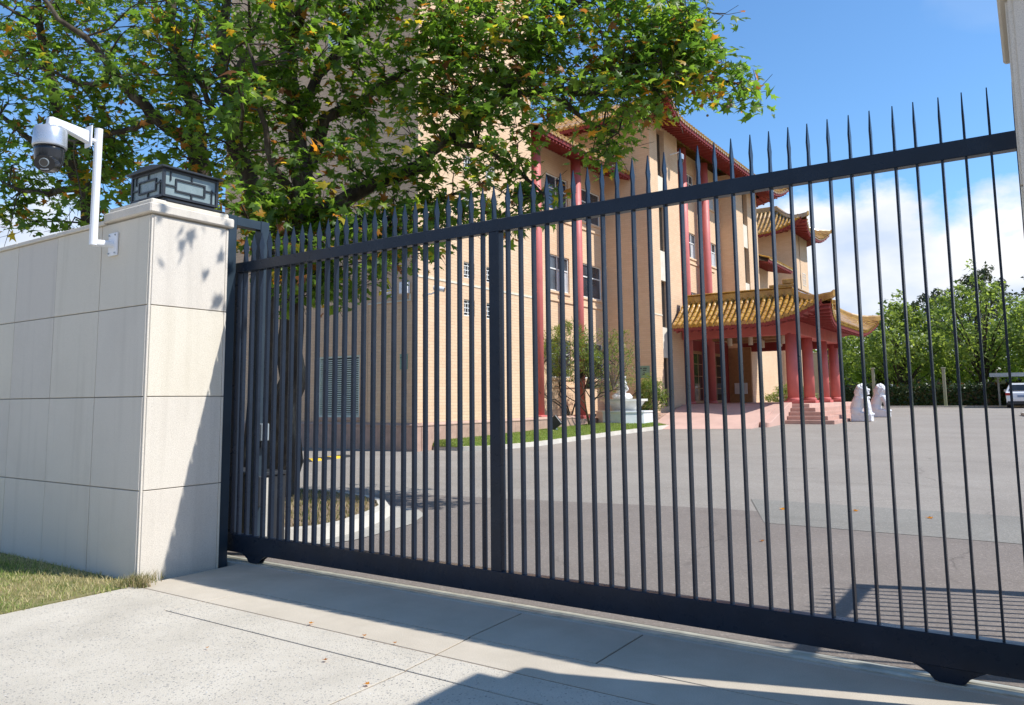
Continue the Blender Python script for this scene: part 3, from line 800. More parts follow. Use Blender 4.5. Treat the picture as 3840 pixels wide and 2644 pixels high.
# ================================================================== BUILDING
bld = thing("office_building", "large tan brick building with red columns and yellow tiled eaves", "building", (-20, 30, 0.2))

def wall(axis, c, u0, u1, z0, z1, holes=(), depth=0.16, mat="brick_tan", name="wall", parent=None):
    """brick face on the plane x=c (facing +X) or y=c (facing -Y) with real recessed openings"""
    bm = B()
    us = sorted(set([u0, u1] + [h[0] for h in holes] + [h[1] for h in holes])); zs = sorted(set([z0, z1] + [h[2] for h in holes] + [h[3] for h in holes]))
    s = -1 if axis == 'x' else 1
    def P(u, d, z): return Vector((c + s * d, u, z)) if axis == 'x' else Vector((u, c + s * d, z))
    cache = {}
    def V(u, d, z):
        k_ = (round(u, 4), round(d, 4), round(z, 4))
        if k_ not in cache: cache[k_] = bm.verts.new(P(u, d, z))
        return cache[k_]
    for ua, ub in zip(us, us[1:]):
        for za, zb in zip(zs, zs[1:]):
            m = ((ua + ub) / 2, (za + zb) / 2)
            if any(h[0] < m[0] < h[1] and h[2] < m[1] < h[3] for h in holes): continue
            bm.faces.new((V(ua, 0, za), V(ub, 0, za), V(ub, 0, zb), V(ua, 0, zb)))
    for h in holes:
        q = [(h[0], h[2]), (h[1], h[2]), (h[1], h[3]), (h[0], h[3])]
        for i in range(4):
            a, b = q[i], q[(i + 1) % 4]
            bm.faces.new((V(a[0], 0, a[1]), V(a[0], depth, a[1]), V(b[0], depth, b[1]), V(b[0], 0, b[1])))
        bm.faces.new([V(p[0], depth, p[1]) for p in q])
    bmesh.ops.remove_doubles(bm, verts=bm.verts[:], dist=1e-4)
    bmesh.ops.recalc_face_normals(bm, faces=bm.faces[:])
    # outward check
    want = Vector((1, 0, 0)) if axis == 'x' else Vector((0, -1, 0))
    bm.normal_update()
    big = max(bm.faces, key=lambda f: f.calc_area())
    if big.normal.dot(want) < 0: bmesh.ops.reverse_faces(bm, faces=bm.faces[:])
    return finish(name, bm, mat, parent or bld)

def bxo(axis, c, d0, d1, u0, u1, z0, z1, bm):
    """box whose faces lie d0..d1 behind the plane"""
    if axis == 'x': box(bm, c - d1, c - d0, u0, u1, z0, z1)
    else: box(bm, u0, u1, c + d0, c + d1, z0, z1)

def window(axis, c, u0, u1, z0, z1, nx=2, nz=2, split=0.62, depth=0.16, curtain=True, fw_=0.05, parent=None):
    bm = B(); e = depth - 0.10
    for (a, b, p, q) in ((u0, u0 + fw_, z0, z1), (u1 - fw_, u1, z0, z1), (u0 + fw_, u1 - fw_, z0, z0 + fw_), (u0 + fw_, u1 - fw_, z1 - fw_, z1)): bxo(axis, c, e, e + .06, a, b, p, q, bm)
    zs = z0 + (z1 - z0) * split
    bxo(axis, c, e + .004, e + .055, u0 + fw_, u1 - fw_, zs - .025, zs + .025, bm)
    for i in range(1, nx):
        um = u0 + (u1 - u0) * i / nx
        bxo(axis, c, e + .002, e + .05, um - .022, um + .022, z0 + fw_, z1 - fw_, bm)
    w = finish("window", bm, "window_frame", parent or bld)
    for i in range(nx):
        ua, ub = u0 + (u1 - u0) * i / nx + .01, u0 + (u1 - u0) * (i + 1) / nx - .01
        bm = B(); bxo(axis, c, e + .035, e + .04, ua, ub, zs, z1 - .01, bm); finish("pane", bm, "window_glass", w)
        bm = B(); bxo(axis, c, e + .035, e + .04, ua, ub, z0 + .01, zs, bm); finish("pane", bm, "curtain" if (curtain and random.random() < .45) else "window_glass", w)
    bm = B(); bxo(axis, c, -.05, .09, u0 - .05, u1 + .05, z0 - .10, z0 - .012, bm); finish("sill", bm, "brick_plain", w)
    return w

def lattice_window(axis, c, u0, u1, z0, z1):
    bm = B(); f = .035; e = .05
    w = u1 - u0; h = z1 - z0
    for (a, b, p, q) in ((u0, u0 + f, z0, z1), (u1 - f, u1, z0, z1), (u0 + f, u1 - f, z0, z0 + f), (u0 + f, u1 - f, z1 - f, z1)): bxo(axis, c, e, e + .05, a, b, p, q, bm)
    win = finish("lattice_window", bm, "window_frame", bld)
    bm = B(); g_ = .02
    for fz in (.22, .5, .78): bxo(axis, c, e + .003, e + .04, u0 + f, u1 - f, z0 + h * fz - g_ / 2, z0 + h * fz + g_ / 2, bm)
    for fu in (.25, .5, .75): bxo(axis, c, e + .005, e + .036, u0 + w * fu - g_ / 2, u0 + w * fu + g_ / 2, z0 + (f if fu == .5 else h * .2), z1 - (f if fu != .25 else h * .2), bm)
    finish("lattice_bars", bm, "window_frame", win)
    bm = B(); bxo(axis, c, e + .06, e + .065, u0 + .005, u1 - .005, z0 + .005, z1 - .005, bm); finish("pane", bm, "dark_glass", win)

def column(x, y, r, z0, z1, parent, mat="red_paint", seg=20, name="column", base=True):
    bm = B(); lathe(bm, (x, y, z0), [(r, 0), (r, (z1 - z0) * .5), (r * .96, z1 - z0)], seg)
    o = finish(name, bm, mat, parent, smooth=False)
    for p in o.data.polygons:
        if len(p.vertices) == 4: p.use_smooth = True
    if base:
        bm = B(); lathe(bm, (x, y, z0), [(r * 1.18, .0), (r * 1.25, .04), (r * 1.2, .10), (r * 1.02, .13)], seg); finish("base_ring", bm, mat, o, smooth=False)
    return o

XA = -14.75; YA = 16.87
# --- end block nearest the gate: shaded face to the street, sunlit face to the yard
lat_rows = [(4.23, 4.75), (5.44, 5.96), (7.75, 8.27), (8.95, 9.47), (11.2, 11.72), (12.4, 12.92), (14.7, 15.2), (15.9, 16.4)]
holesA = [(y0, y0 + .56, za, zb) for y0 in (19.06, 20.27) for za, zb in lat_rows]
wall('x', XA, YA, 23.1, 0.93, 22.0, holesA)
for h in holesA: lattice_window('x', XA, *h)
bm = B(); box(bm, XA - .02, XA + .02, YA, 23.1, 5.19, 5.25); finish("string_course", bm, "precast", bld)
lou = (-19.07, -17.21, 1.10, 3.01)
wall('y', YA, -16.75, XA, 0.93, 22.0, [])
wall('y', YA + .12, -24.2, -16.75, 0.93, 22.0, [lou, (-18.9, -17.3, 13.2, 14.5), (-18.9, -17.3, 16.6, 18.0)], depth=.2)
bm = B(); box(bm, -16.76, -16.742, YA, YA + .125, .93, 22); finish("wall_return", bm, "brick_tan", bld)
def louvre(u0, u1, z0, z1, c, n_):
    bm = B()
    for (a, b, p, q) in ((u0, u0 + .07, z0, z1), (u1 - .07, u1, z0, z1), (u0 + .07, u1 - .07, z0, z0 + .06), (u0 + .07, u1 - .07, z1 - .06, z1)): bxo('y', c, .03, .15, a, b, p, q, bm)
    L_ = finish("louvre", bm, "louvre_green", bld)
    bm = B(); bxo('y', c, .16, .17, u0 + .01, u1 - .01, z0 + .01, z1 - .01, bm); finish("backing", bm, "louvre_dark", L_)
    first = None
    for i in range(n_):
        zz = z0 + .08 + (z1 - z0 - .16) * i / n_
        bm = B(); hgt = (z1 - z0 - .16) / n_
        prism(bm, [(c + .05, zz), (c + .05, zz + hgt * .46), (c + .13, zz + hgt * .62), (c + .13, zz + hgt * .5)], 'x', u0 + .07, u1 - .07)
        finish("slat", bm, "louvre_green", L_)
louvre(*lou, YA + .12, 26)
louvre(-18.9, -17.3, 13.2, 14.5, YA + .12, 12)
louvre(-18.9, -17.3, 16.6, 18.0, YA + .12, 12)
bm = B(); bxo('y', YA + .12, -.03, .05, -19.2, -17.1, 1.0, 1.095, bm); finish("sill", bm, "plinth_stone", bld)
# plinth of red granite slabs
xs_ = [-24.2, -22.2, -20.4, -18.6, -16.8, -15.6, XA + .06]
for a, b in zip(xs_, xs_[1:]):
    bm = B(); box(bm, a + .003, b - .003, YA - .07, YA + .1, -.1, .86, .004); finish("plinth_slab", bm, "plinth_stone", bld)
bm = B(); prism(bm, [(YA - .09, .86), (YA - .09, .89), (YA + .001, .95), (YA + .1, .95), (YA + .1, .86)], 'x', -24.2, XA + .08); finish("plinth_cap", bm, "plinth_stone", bld)
ys_ = [YA + .11, 18.6, 20.2, 21.8, 23.4, 24.8, 25.9]
for a, b in zip(ys_, ys_[1:]):
    bm = B(); box(bm, XA - .25, XA + .06, a + .003, b - .003, -.1, .86, .004); finish("plinth_slab", bm, "plinth_stone", bld)
bm = B(); prism(bm, [(XA + .08, .86), (XA + .08, .89), (XA + .002, .95), (XA - .3, .95), (XA - .3, .86)], 'y', YA + .101, 25.9); finish("plinth_cap", bm, "plinth_stone", bld)
bm = B(); box(bm, -24.2, XA - .3, YA + .33, 59, 21.8, 22.0); finish("roof_slab", bm, "precast", bld) if False else bm.free()
# closing faces so that the blocks are solid
bm = B(); box(bm, -24.2, XA - .3, YA + .4, 23.09, 0, 21.99); finish("block_core", bm, "brick_plain", bld)
bm = B(); box(bm, XA - .32, XA - .005, 23.02, 23.095, .95, 22.0); finish("wall_return", bm, "brick_tan", bld)
# low wing further left
wall('y', YA + .5, -60, -24.2, .93, 7.7, [(-30, -28, 2.3, 4.0), (-36, -34, 2.3, 4.0), (-30, -28, 5.9, 7.4), (-36, -34, 5.9, 7.4)])
for u_ in (-30, -36):
    for z_ in (2.3, 5.9): window('y', YA + .5, u_, u_ + 2, z_, z_ + 1.6 if z_ < 3 else 7.4)
bm = B(); box(bm, -60, -24.2, YA + .40, YA + .6, -.1, .95); finish("plinth_slab", bm, "plinth_stone", bld)
bm = B(); box(bm, -60, -24.2, YA + .9, 40, 0, 7.7); finish("block_core", bm, "brick_plain", bld)
column(-24.9, YA + .1, .3, .15, 7.5, bld)

# --- recessed bay with windows and two tall columns
XR1 = -16.0
h1 = [(ya, ya + 1.78, za, zb) for ya in (26.15, 29.1) for za, zb in ((2.45, 4.0), (5.98, 7.47), (9.36, 10.83))]
wall('x', XR1, 23.0, 31.2, .93, 12.3, h1)
for h in h1: window('x', XR1, *h)
for zz in (2.05, 5.55, 8.95):
    bm = B(); box(bm, XR1 - .02, XR1 + .05, 26.0, 31.0, zz, zz + .09); finish("string_course", bm, "brick_plain", bld)
bm = B(); box(bm, -24, XR1 - .3, 23.0, 31.2, 0, 12.3); finish("block_core", bm, "brick_plain", bld)
bm = B(); box(bm, XR1 - .3, XA - .3, 23.1, 26.3, .3, .88); finish("planting_bed", bm, "mulch", bld)
column(-15.3, 24.25, .22, .88, 11.6, bld)
column(-15.3, 27.4, .22, .80, 11.6, bld)
for yy, zz in ((24.25, .88), (27.4, .8)):
    bm = B(); box(bm, -15.62, -14.98, yy - .32, yy + .32, zz - .3, zz + .12, .02); finish("column_block", bm, "red_paint", bld)
bm = B(); box(bm, -16.3, -14.9, 26.3, 31.2, -.1, .80); finish("bay_base", bm, "plinth_stone", bld)

# --- towers
def tower(x, y0, y1, z1, xl, slit=None, slits=True):
    xs = x
    holes = []
    if slit: holes = [(slit[0], slit[1], 1.2, z1 - .2)]
    wall('x', x, y0, y1, .93, z1, holes, depth=.35)
    wall('y', y0, xl, x, .93, z1)
    bm = B(); box(bm, xl, x - .4, y0 + .02, y1, 0, z1 - .01); finish("block_core", bm, "brick_plain", bld)
    bm = B(); box(bm, x - .4, x - .005, y1 - .06, y1 - .003, .93, z1); finish("wall_return", bm, "brick_tan", bld)
    if slit:
        z = 1.25; k_ = 0
        while z < z1 - .4:
            hh = 2.1 if k_ % 2 == 0 else 1.35
            zt = min(z + hh, z1 - .25)
            bm = B()
            if k_ % 2 == 0:
                box(bm, x - .345, x - .22, slit[0] + .02, slit[1] - .02, z, zt); finish("slit_window", bm, "dark_glass", bld)
            else:
                box(bm, x - .345, x - .05, slit[0] + .02, slit[1] - .02, z, zt); finish("spandrel", bm, "precast", bld)
            z = zt + .01; k_ += 1
    for zz in (5.2,):
        bm = B(); box(bm, x - .02, x + .02, y0, slit[0] if slit else y1, zz, zz + .05); finish("string_course", bm, "precast", bld)
XT = -13.55
tower(XT, 31.0, 34.27, 14.15, -22, (31.85, 32.7))
bm = B(); box(bm, XT - 3, XT + .08, 30.90, 34.3, -.1, .95, .01); finish("plinth_block", bm, "plinth_stone", bld)
XB2 = -14.3
h2 = [(ya, ya + 1.15, za, zb) for ya in (37.2, 40.3) for za, zb in ((5.65, 6.95), (8.75, 10.05), (11.95, 13.2))]
wall('x', XB2, 34.2, 42.25, .93, 14.15, h2)
for h in h2: window('x', XB2, *h)
for zz in (5.3, 8.4):
    bm = B(); box(bm, XB2 - .02, XB2 + .05, 36.0, 41.0, zz, zz + .09); finish("string_course", bm, "brick_plain", bld)
bm = B(); box(bm, -22, XB2 - .3, 34.2, 42.25, 0, 14.1); finish("block_core", bm, "brick_plain", bld)
column(-13.85, 35.55, .24, 1.28, 13.9, bld)
column(-13.85, 38.6, .24, 1.28, 13.9, bld)
tower(XT, 42.2, 46.9, 14.15, -22, (44.1, 45.0))
# bay beyond with a lower eave
wall('x', -14.6, 46.8, 55.3, .93, 10.2, [(49.0, 50.2, 2.4, 4.2), (49.0, 50.2, 6.2, 7.7), (52.2, 53.4, 6.2, 7.7)])
for h in ((49.0, 50.2, 2.4, 4.2), (49.0, 50.2, 6.2, 7.7), (52.2, 53.4, 6.2, 7.7)): window('x', -14.6, *h)
bm = B(); box(bm, -22, -14.95, 46.8, 55.3, 0, 10.2); finish("block_core", bm, "brick_plain", bld)
tower(XT, 55.2, 59.35, 13.4, -20, (56.9, 57.2))
for zz in (9.6, 8.0):
    lattice_window('x', XT + .07, 57.6, 58.5, zz, zz + .9)
bm = B(); box(bm, -22, XT + .15, 42.1, 59.4, -.1, .95, .01); finish("plinth_block", bm, "plinth_stone", bld)

# ------------------------------------------------------------------ tiled roofs with upturned corners
def roof_side(roof, P0, P1, n, ze, run, rise, l0, l1, m0, m1, spacing, soffit_in, zwall, r=.085, per_tile=False, nt=5, cl=3.2, rafter=.3, over=.0):
    P0 = Vector((P0[0], P0[1])); P1 = Vector((P1[0], P1[1])); n = Vector(n); L_ = (P1 - P0).length; dr = (P1 - P0) / L_
    def lift(s):
        v = 0
        if l0: v += l0 * max(0, 1 - s / cl) ** 2.1
        if l1: v += l1 * max(0, 1 - (L_ - s) / cl) ** 2.1
        return v
    def flare(s):
        v = 0
        if m0: v += max(0, 1 - s / cl) ** 2.1
        if m1: v += max(0, 1 - (L_ - s) / cl) ** 2.1
        return v
    def S(s, t, dz=0.0):
        p = P0 + dr * s + n * (run * t) - n * (over * flare(s) * (1 - t))
        return Vector((p.x, p.y, ze + rise * (.72 * t + .28 * t * t) + lift(s) * max(0.0, 1 - t) ** .7 + dz))
    def tmax(s):
        v = 1.0
        if m0: v = min(v, s / run)
        if m1: v = min(v, (L_ - s) / run)
        return max(0.0, v)
    # deck
    ns = max(8, int(L_ / .25)); bm = B(); grid = []
    for i in range(ns + 1):
        s = L_ * i / ns; tm = tmax(s)
        grid.append([bm.verts.new(S(s, tm * j / 4)) for j in range(5)])
    for a, b in zip(grid, grid[1:]):
        for j in range(4):
            try: bm.faces.new((a[j], b[j], b[j + 1], a[j + 1]))
            except ValueError: pass
    bmesh.ops.remove_doubles(bm, verts=bm.verts[:], dist=1e-4)
    finish("tile_pan", bm, "tile_pan", roof, smooth=True)
    # barrel tile rows, each with its round end cap
    cnt = int(L_ / spacing); off = (L_ - cnt * spacing) / 2
    d3 = Vector((dr.x, dr.y, 0))
    for i in range(cnt + 1):
        s = off + i * spacing; tm = tmax(s)
        if tm < .06: continue
        m = max(1, int(round(nt * tm)))
        pts = [S(s, tm * j / m, .02) for j in range(m + 1)]
        jit = random.uniform(-.006, .006)
        bm = B(); K = 6
        for j in range(m):
            a, b = pts[j], pts[j + 1]
            dirv = (b - a).normalized(); upv = d3.cross(dirv)
            if upv.z < 0: upv = -upv
            ra, rb = r * 1.04, r * .93
            ringa = [bm.verts.new(a + d3 * (math.cos(math.pi * q / K) * ra + jit) + upv * (math.sin(math.pi * q / K) * ra + .012)) for q in range(K + 1)]
            ringb = [bm.verts.new(b + d3 * (math.cos(math.pi * q / K) * rb + jit) + upv * (math.sin(math.pi * q / K) * rb)) for q in range(K + 1)]
            for q in range(K): bm.faces.new((ringa[q], ringa[q + 1], ringb[q + 1], ringb[q]))
            if j == 0:
                cpt = a - dirv * .03
                disc = [bm.verts.new(cpt + d3 * (math.cos(2 * math.pi * q / 10) * ra + jit) + upv * (math.sin(2 * math.pi * q / 10) * ra)) for q in range(10)]
                bm.faces.new(disc)
                rim = [bm.verts.new(a + d3 * (math.cos(2 * math.pi * q / 10) * ra + jit) + upv * (math.sin(2 * math.pi * q / 10) * ra)) for q in range(10)]
                for q in range(10): bm.faces.new((disc[q], disc[(q + 1) % 10], rim[(q + 1) % 10], rim[q]))
            else:
                bm.faces.new(ringa)
            if per_tile:
                bmesh.ops.recalc_face_normals(bm, faces=bm.faces[:])
                finish("tile", bm, "glazed_tile", roof); bm = B()
        if not per_tile:
            bmesh.ops.recalc_face_normals(bm, faces=bm.faces[:])
            finish("tile_row", bm, "glazed_tile", roof)
        else: bm.free()
        # drip tile between the rows
        if i < cnt:
            s2 = s + spacing / 2; a = S(s2, 0, .0); bm = B()
            w_ = spacing / 2 - r * .6
            vs_ = [bm.verts.new(a + d3 * x_ + Vector((n.x, n.y, 0)) * -.02 + Vector((0, 0, z_))) for x_, z_ in ((-w_, .01), (w_, .01), (w_ * .8, -.06), (0, -.10), (-w_ * .8, -.06))]
            bm.faces.new(vs_); finish("drip_tile", bm, "glazed_tile", roof)
    # fascia and soffit
    bm = B(); g1 = []
    for i in range(ns + 1):
        s = L_ * i / ns; e = S(s, 0)
        i1 = Vector((n.x, n.y, 0))
        sin_ = min(soffit_in, (s if m0 else 99), (L_ - s if m1 else 99))
        fr_ = sin_ / soffit_in if soffit_in else 0
        w_ = Vector((P0.x + dr.x * s, P0.y + dr.y * s, 0)) + i1 * sin_; w_.z = (e.z - .2) + (zwall - (ze - .2) - lift(s) * .9) * fr_
        g1.append([bm.verts.new(e + i1 * .03 - Vector((0, 0, .01))), bm.verts.new(e + i1 * .05 - Vector((0, 0, .2))), bm.verts.new(w_)])
    for a, b in zip(g1, g1[1:]):
        for j in range(2):
            try: bm.faces.new((a[j], b[j], b[j + 1], a[j + 1]))
            except ValueError: pass
    finish("soffit", bm, "shade_red_paint", roof)
    if rafter:
        for i in range(int(L_ / rafter)):
            s = rafter * (i + .5); e = S(s, 0)
            sin_ = min(soffit_in, (s if m0 else 99), (L_ - s if m1 else 99)); fr_ = sin_ / soffit_in
            i1 = Vector((n.x, n.y, 0))
            w_ = Vector((P0.x + dr.x * s, P0.y + dr.y * s, 0)) + i1 * sin_; w_.z = (e.z - .2) + (zwall - (ze - .2) - lift(s) * .9) * fr_
            a = e + i1 * .09 - Vector((0, 0, .195))
            if (w_ - a).length < .15: continue
            bm = B(); hw = Vector((dr.x, dr.y, 0)) * .045; dn = Vector((0, 0, -.085))
            q = [a - hw, a + hw, a + hw + dn, a - hw + dn, w_ - hw, w_ + hw, w_ + hw + dn, w_ - hw + dn]
            vs_ = [bm.verts.new(p) for p in q]
            for f in ((0, 1, 2, 3), (7, 6, 5, 4), (0, 3, 7, 4), (1, 5, 6, 2), (3, 2, 6, 7)): bm.faces.new([vs_[k_] for k_ in f])
            finish("rafter", bm, "shade_red_paint", roof)
    return S, tmax

def hip(roof, S, L_, run, end, r=.12, orn=True):
    """raised ridge along a mitred corner, ending in an upturned tip"""
    pts = []
    for j in range(9):
        t = 1 - j / 8
        s = run * t if end == 0 else L_ - run * t
        pts.append(S(s, t, .09))
    d = (pts[-1] - pts[-2]).normalized()
    pts.append(pts[-1] + d * .16 + Vector((0, 0, .05)))
    bm = B(); rings = []
    for j, p in enumerate(pts):
        q = pts[min(j + 1, len(pts) - 1)] - pts[max(j - 1, 0)]; sd = Vector((-q.y, q.x, 0)).normalized(); k_ = 1.0 if j < 8 else .8
        rings.append([bm.verts.new(p + sd * a_ * k_ + Vector((0, 0, b_ * k_))) for a_, b_ in ((-r * .8, -.12), (-r * .8, r * 1.3), (-r * .5, r * 1.9), (r * .5, r * 1.9), (r * .8, r * 1.3), (r * .8, -.12))])
    for a_, b_ in zip(rings, rings[1:]):
        for k_ in range(6): bm.faces.new((a_[k_], a_[(k_ + 1) % 6], b_[(k_ + 1) % 6], b_[k_]))
    bm.faces.new(rings[0][::-1]); bm.faces.new(rings[-1]); bmesh.ops.recalc_face_normals(bm, faces=bm.faces[:])
    o = finish("hip_ridge", bm, "glazed_tile", roof)
    if orn:
        for q in (4, 6):
            p = pts[q]; bm = B(); box(bm, p.x - .07, p.x + .07, p.y - .07, p.y + .07, p.z, p.z + .26, .02); finish("ridge_figure", bm, "glazed_tile", roof)

# low eave over the recessed bay
bm = B(); box(bm, -17.2, -16.9, 23.15, 30.95, 12.3, 12.75, .03); rf = finish("roof", bm, "glazed_tile", bld)
roof_side(rf, (-14.4, 23.2), (-14.4, 30.95), (-1, 0), 11.55, 2.6, 1.0, 0, 0, False, False, .29, 1.6, 11.9, r=.085, nt=4, rafter=.24)
# high roof over both towers
X1, Y0, Y1 = -12.35, 29.8, 49.3
bm = B(); box(bm, -22, X1 - 2.5, Y0 + 2.5, Y1 - 2.5, 15.1, 15.6, .04); rf = finish("roof", bm, "glazed_tile", bld)
S_, tm_ = roof_side(rf, (X1, Y0), (X1, Y1), (-1, 0), 13.95, 2.4, 1.5, .6, .8, True, True, .30, 1.25, 14.1, nt=4, rafter=.32, cl=2.7, over=.35)
hip(rf, S_, Y1 - Y0, 2.4, 0); hip(rf, S_, Y1 - Y0, 2.4, 1)
roof_side(rf, (-22, Y0), (X1, Y0), (0, 1), 13.95, 2.4, 1.5, 0, .6, False, True, .30, 1.25, 14.1, nt=4, rafter=.4, cl=2.7, over=.35)
roof_side(rf, (X1, Y1), (-22, Y1), (0, -1), 13.95, 2.4, 1.5, .8, 0, True, False, .30, 2.4, 14.1, nt=4, rafter=.4, cl=2.7, over=.35)
# eave of the far bay
bm = B(); box(bm, -15.2, -14.9, 46.95, 55.1, 10.8, 11.1, .03); rf = finish("roof", bm, "glazed_tile", bld)
roof_side(rf, (-12.95, 46.95), (-12.95, 52.6), (-1, 0), 9.95, 2.0, .9, 0, .0, False, False, .30, 1.65, 10.1, nt=3, rafter=.4)
# pavilion roof on the far tower
X1, Y0, Y1 = -12.45, 53.7, 60.8
bm = B(); box(bm, -20, X1 - 2.2, Y0 + 2.2, Y1 - 2.2, 14.9, 15.3, .03); rf = finish("roof", bm, "glazed_tile", bld)
S_, tm_ = roof_side(rf, (X1, Y0), (X1, Y1), (-1, 0), 12.95, 2.2, 1.95, .8, .8, True, True, .30, 1.1, 13.2, nt=4, rafter=.4, cl=2.9, over=.3)
hip(rf, S_, Y1 - Y0, 2.2, 0); hip(rf, S_, Y1 - Y0, 2.2, 1)
roof_side(rf, (-20, Y0), (X1, Y0), (0, 1), 12.95, 2.2, 1.95, 0, .8, False, True, .30, 1.5, 13.2, nt=4, rafter=.4, cl=2.9, over=.3)
roof_side(rf, (X1, Y1), (-20, Y1), (0, -1), 12.95, 2.2, 1.95, .8, 0, True, False, .30, 1.4, 13.2, nt=4, rafter=0, cl=2.9, over=.3)
# tiled eave of the low left wing
bm = B(); box(bm, -60, -24.3, 19.2, 19.5, 8.6, 8.95, .03); rf = finish("roof", bm, "glazed_tile", bld)
roof_side(rf, (-40, 16.4), (-24.3, 16.4), (0, 1), 7.6, 2.8, 1.15, 0, 0, False, False, .32, 1.0, 7.65, nt=3, rafter=.5)

# ================================================================== ENTRANCE PORTICO
por = thing("entrance_portico", "red columned entrance porch with yellow glazed tile roof and upturned corners", "portico", (-9.5, 37, .5))
FZ = 1.28
bm = B(); box(bm, -14.2, -7.93, 33.72, 43.6, .2, FZ, .01); finish("floor", bm, "pink_paving", por)
# wrap-round steps
for i in range(1, 5):
    bm = B(); box(bm, -8.62 - .0 * i, -7.93 + .30 * i, 33.72 - .30 * i, 43.6 - .002 * i, .3, FZ - .162 * i, .012); finish("step", bm, "step_stone", por)
for y_ in (34.2, 37.0, 40.0, 42.5):
    c_ = column(-8.67, y_, .245, FZ + .12, 4.3, por, seg=28)
    bm = B(); box(bm, -9.0, -8.34, y_ - .33, y_ + .33, FZ - .01, FZ + .13, .02); finish("column_block", bm, "red_paint", c_)
bm = B(); box(bm, -14.3, -12.85, 42.28, 44.2, .9, 4.3, .01); finish("vestibule_wall", bm, "brick_tan", por)
bm = B(); box(bm, -14.28, -12.87, 42.16, 42.195, FZ + .02, 4.28, .01); finish("vestibule_shade_panel", bm, "timber_brown", por)  # added dark panel, its brown stands for the porch shade on the brick
bm = B(); box(bm, -13.8, -13.1, 42.08, 42.15, 1.75, 2.35, .01); finish("notice_board", bm, "white_stone", por)
bm = B(); box(bm, -13.5, -8.32, 33.98, 34.42, 4.25, 5.05, .02); finish("front_beam", bm, "red_paint", por)
bm = B(); box(bm, -8.95, -8.39, 34.43, 42.28, 4.26, 5.04, .02); finish("side_beam", bm, "red_paint", por)
bm = B(); box(bm, -13.5, -8.33, 42.29, 42.72, 4.05, 5.05, .02); finish("rear_beam", bm, "shade_red_paint", por)
bm = B(); box(bm, -13.6, -8.96, 34.43, 42.28, 4.62, 4.75); finish("ceiling", bm, "ceiling_tan", por)
for y_ in (36.0, 38.0, 40.2):
    bm = B(); box(bm, -13.5, -8.97, y_, y_ + .3, 4.40, 4.615, .01); finish("ceiling_beam", bm, "timber_brown", por)
for (x_, y_) in ((-12.2, 36.8), (-11.2, 36.8), (-10.4, 38.9), (-9.7, 36.9), (-11.4, 39.4), (-10.2, 40.9)):
    bm = B(); tube(bm, [(x_, y_, 4.05), (x_, y_, 4.42)], .11, 16); dl = finish("downlight", bm, "precast", por)
    bm = B(); tube(bm, [(x_, y_, 4.42), (x_, y_, 4.62)], .02, 6); finish("stem", bm, "precast", dl)
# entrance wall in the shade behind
bm = B(); box(bm, -14.24, -14.10, 34.3, 42.2, FZ, 4.6); finish("entrance_wall", bm, "shade_red_paint", por)
for (ya, yb) in ((36.1, 37.9), (39.2, 41.4)):
    bm = B(); box(bm, -14.10, -14.04, ya, yb, FZ + .02, 3.9); dr_ = finish("door", bm, "timber_brown", por)
    for q in range(3):
        yy0 = ya + (yb - ya) * q / 3 + .05; yy1 = ya + (yb - ya) * (q + 1) / 3 - .05
        bm = B(); box(bm, -14.04, -14.03, yy0, yy1, FZ + .15, 3.75); finish("pane", bm, "dark_glass", dr_)
        bm = B(); [box(bm, -14.03, -14.015, yy0, yy1, FZ + .15 + .6 * k_, FZ + .18 + .6 * k_) for k_ in range(1, 6)]; finish("glazing_bar", bm, "timber_brown", dr_)
bm = B(); box(bm, -13.54, -13.50, 33.2, 34.25, 1.0, 4.4); bm.free()
# roof ring
PX0, PX1, PYF, PYB = -13.25, -6.85, 32.3, 43.6
bm = B(); box(bm, PX0, PX1 - 1.5, PYF + 1.45, PYF + 1.75, 5.86, 6.22, .03); rf = finish("roof", bm, "glazed_tile", por)
bm = B(); box(bm, PX1 - 1.78, PX1 - 1.48, PYF + 1.76, PYB - 1.5, 5.86, 6.22, .03); finish("ridge", bm, "glazed_tile", rf)
bm = B(); box(bm, PX0, PX1 - 1.52, PYF + 1.38, PYF + 1.8, 6.22, 6.28, .02); box(bm, PX1 - 1.85, PX1 - 1.42, PYF + 1.81, PYB - 1.5, 6.221, 6.281, .02); finish("ridge_cap", bm, "glazed_tile", rf)
bm = B(); box(bm, PX1 - 2.5, PX1 - 1.45, PYF + 1.4, PYF + 1.8, 6.28, 6.40, .02); box(bm, PX1 - 1.95, PX1 - 1.44, PYF + 1.42, PYF + 1.78, 6.40, 6.62, .03); finish("ridge_ornament", bm, "glazed_tile", rf)
bm = B(); box(bm, PX1 - 1.9, PX1 - 1.4, PYB - 1.9, PYB - 1.4, 6.0, 6.5, .03); finish("ridge_ornament", bm, "glazed_tile", rf)
bm = B(); box(bm, PX0, PX1 - 1.8, PYF + 1.76, PYB - 1.5, 5.7, 5.9); finish("roof_deck", bm, "tile_pan", rf)
S1, _t = roof_side(rf, (PX0, PYF), (PX1, PYF), (0, 1), 4.72, 1.5, 1.18, 0, .74, False, True, .245, 1.7, 4.9, r=.088, per_tile=True, nt=5, cl=3.0, rafter=.3, over=.32)
S2, _t = roof_side(rf, (PX1, PYF), (PX1, PYB), (-1, 0), 4.72, 1.5, 1.18, .74, .74, True, True, .245, 1.5, 4.9, r=.088, nt=5, cl=3.0, rafter=.3, over=.32)
S3, _t = roof_side(rf, (PX1, PYB), (PX0, PYB), (0, -1), 4.72, 1.5, 1.18, .74, 0, True, False, .26, 1.0, 4.9, nt=4, cl=3.0, rafter=0, over=.32)
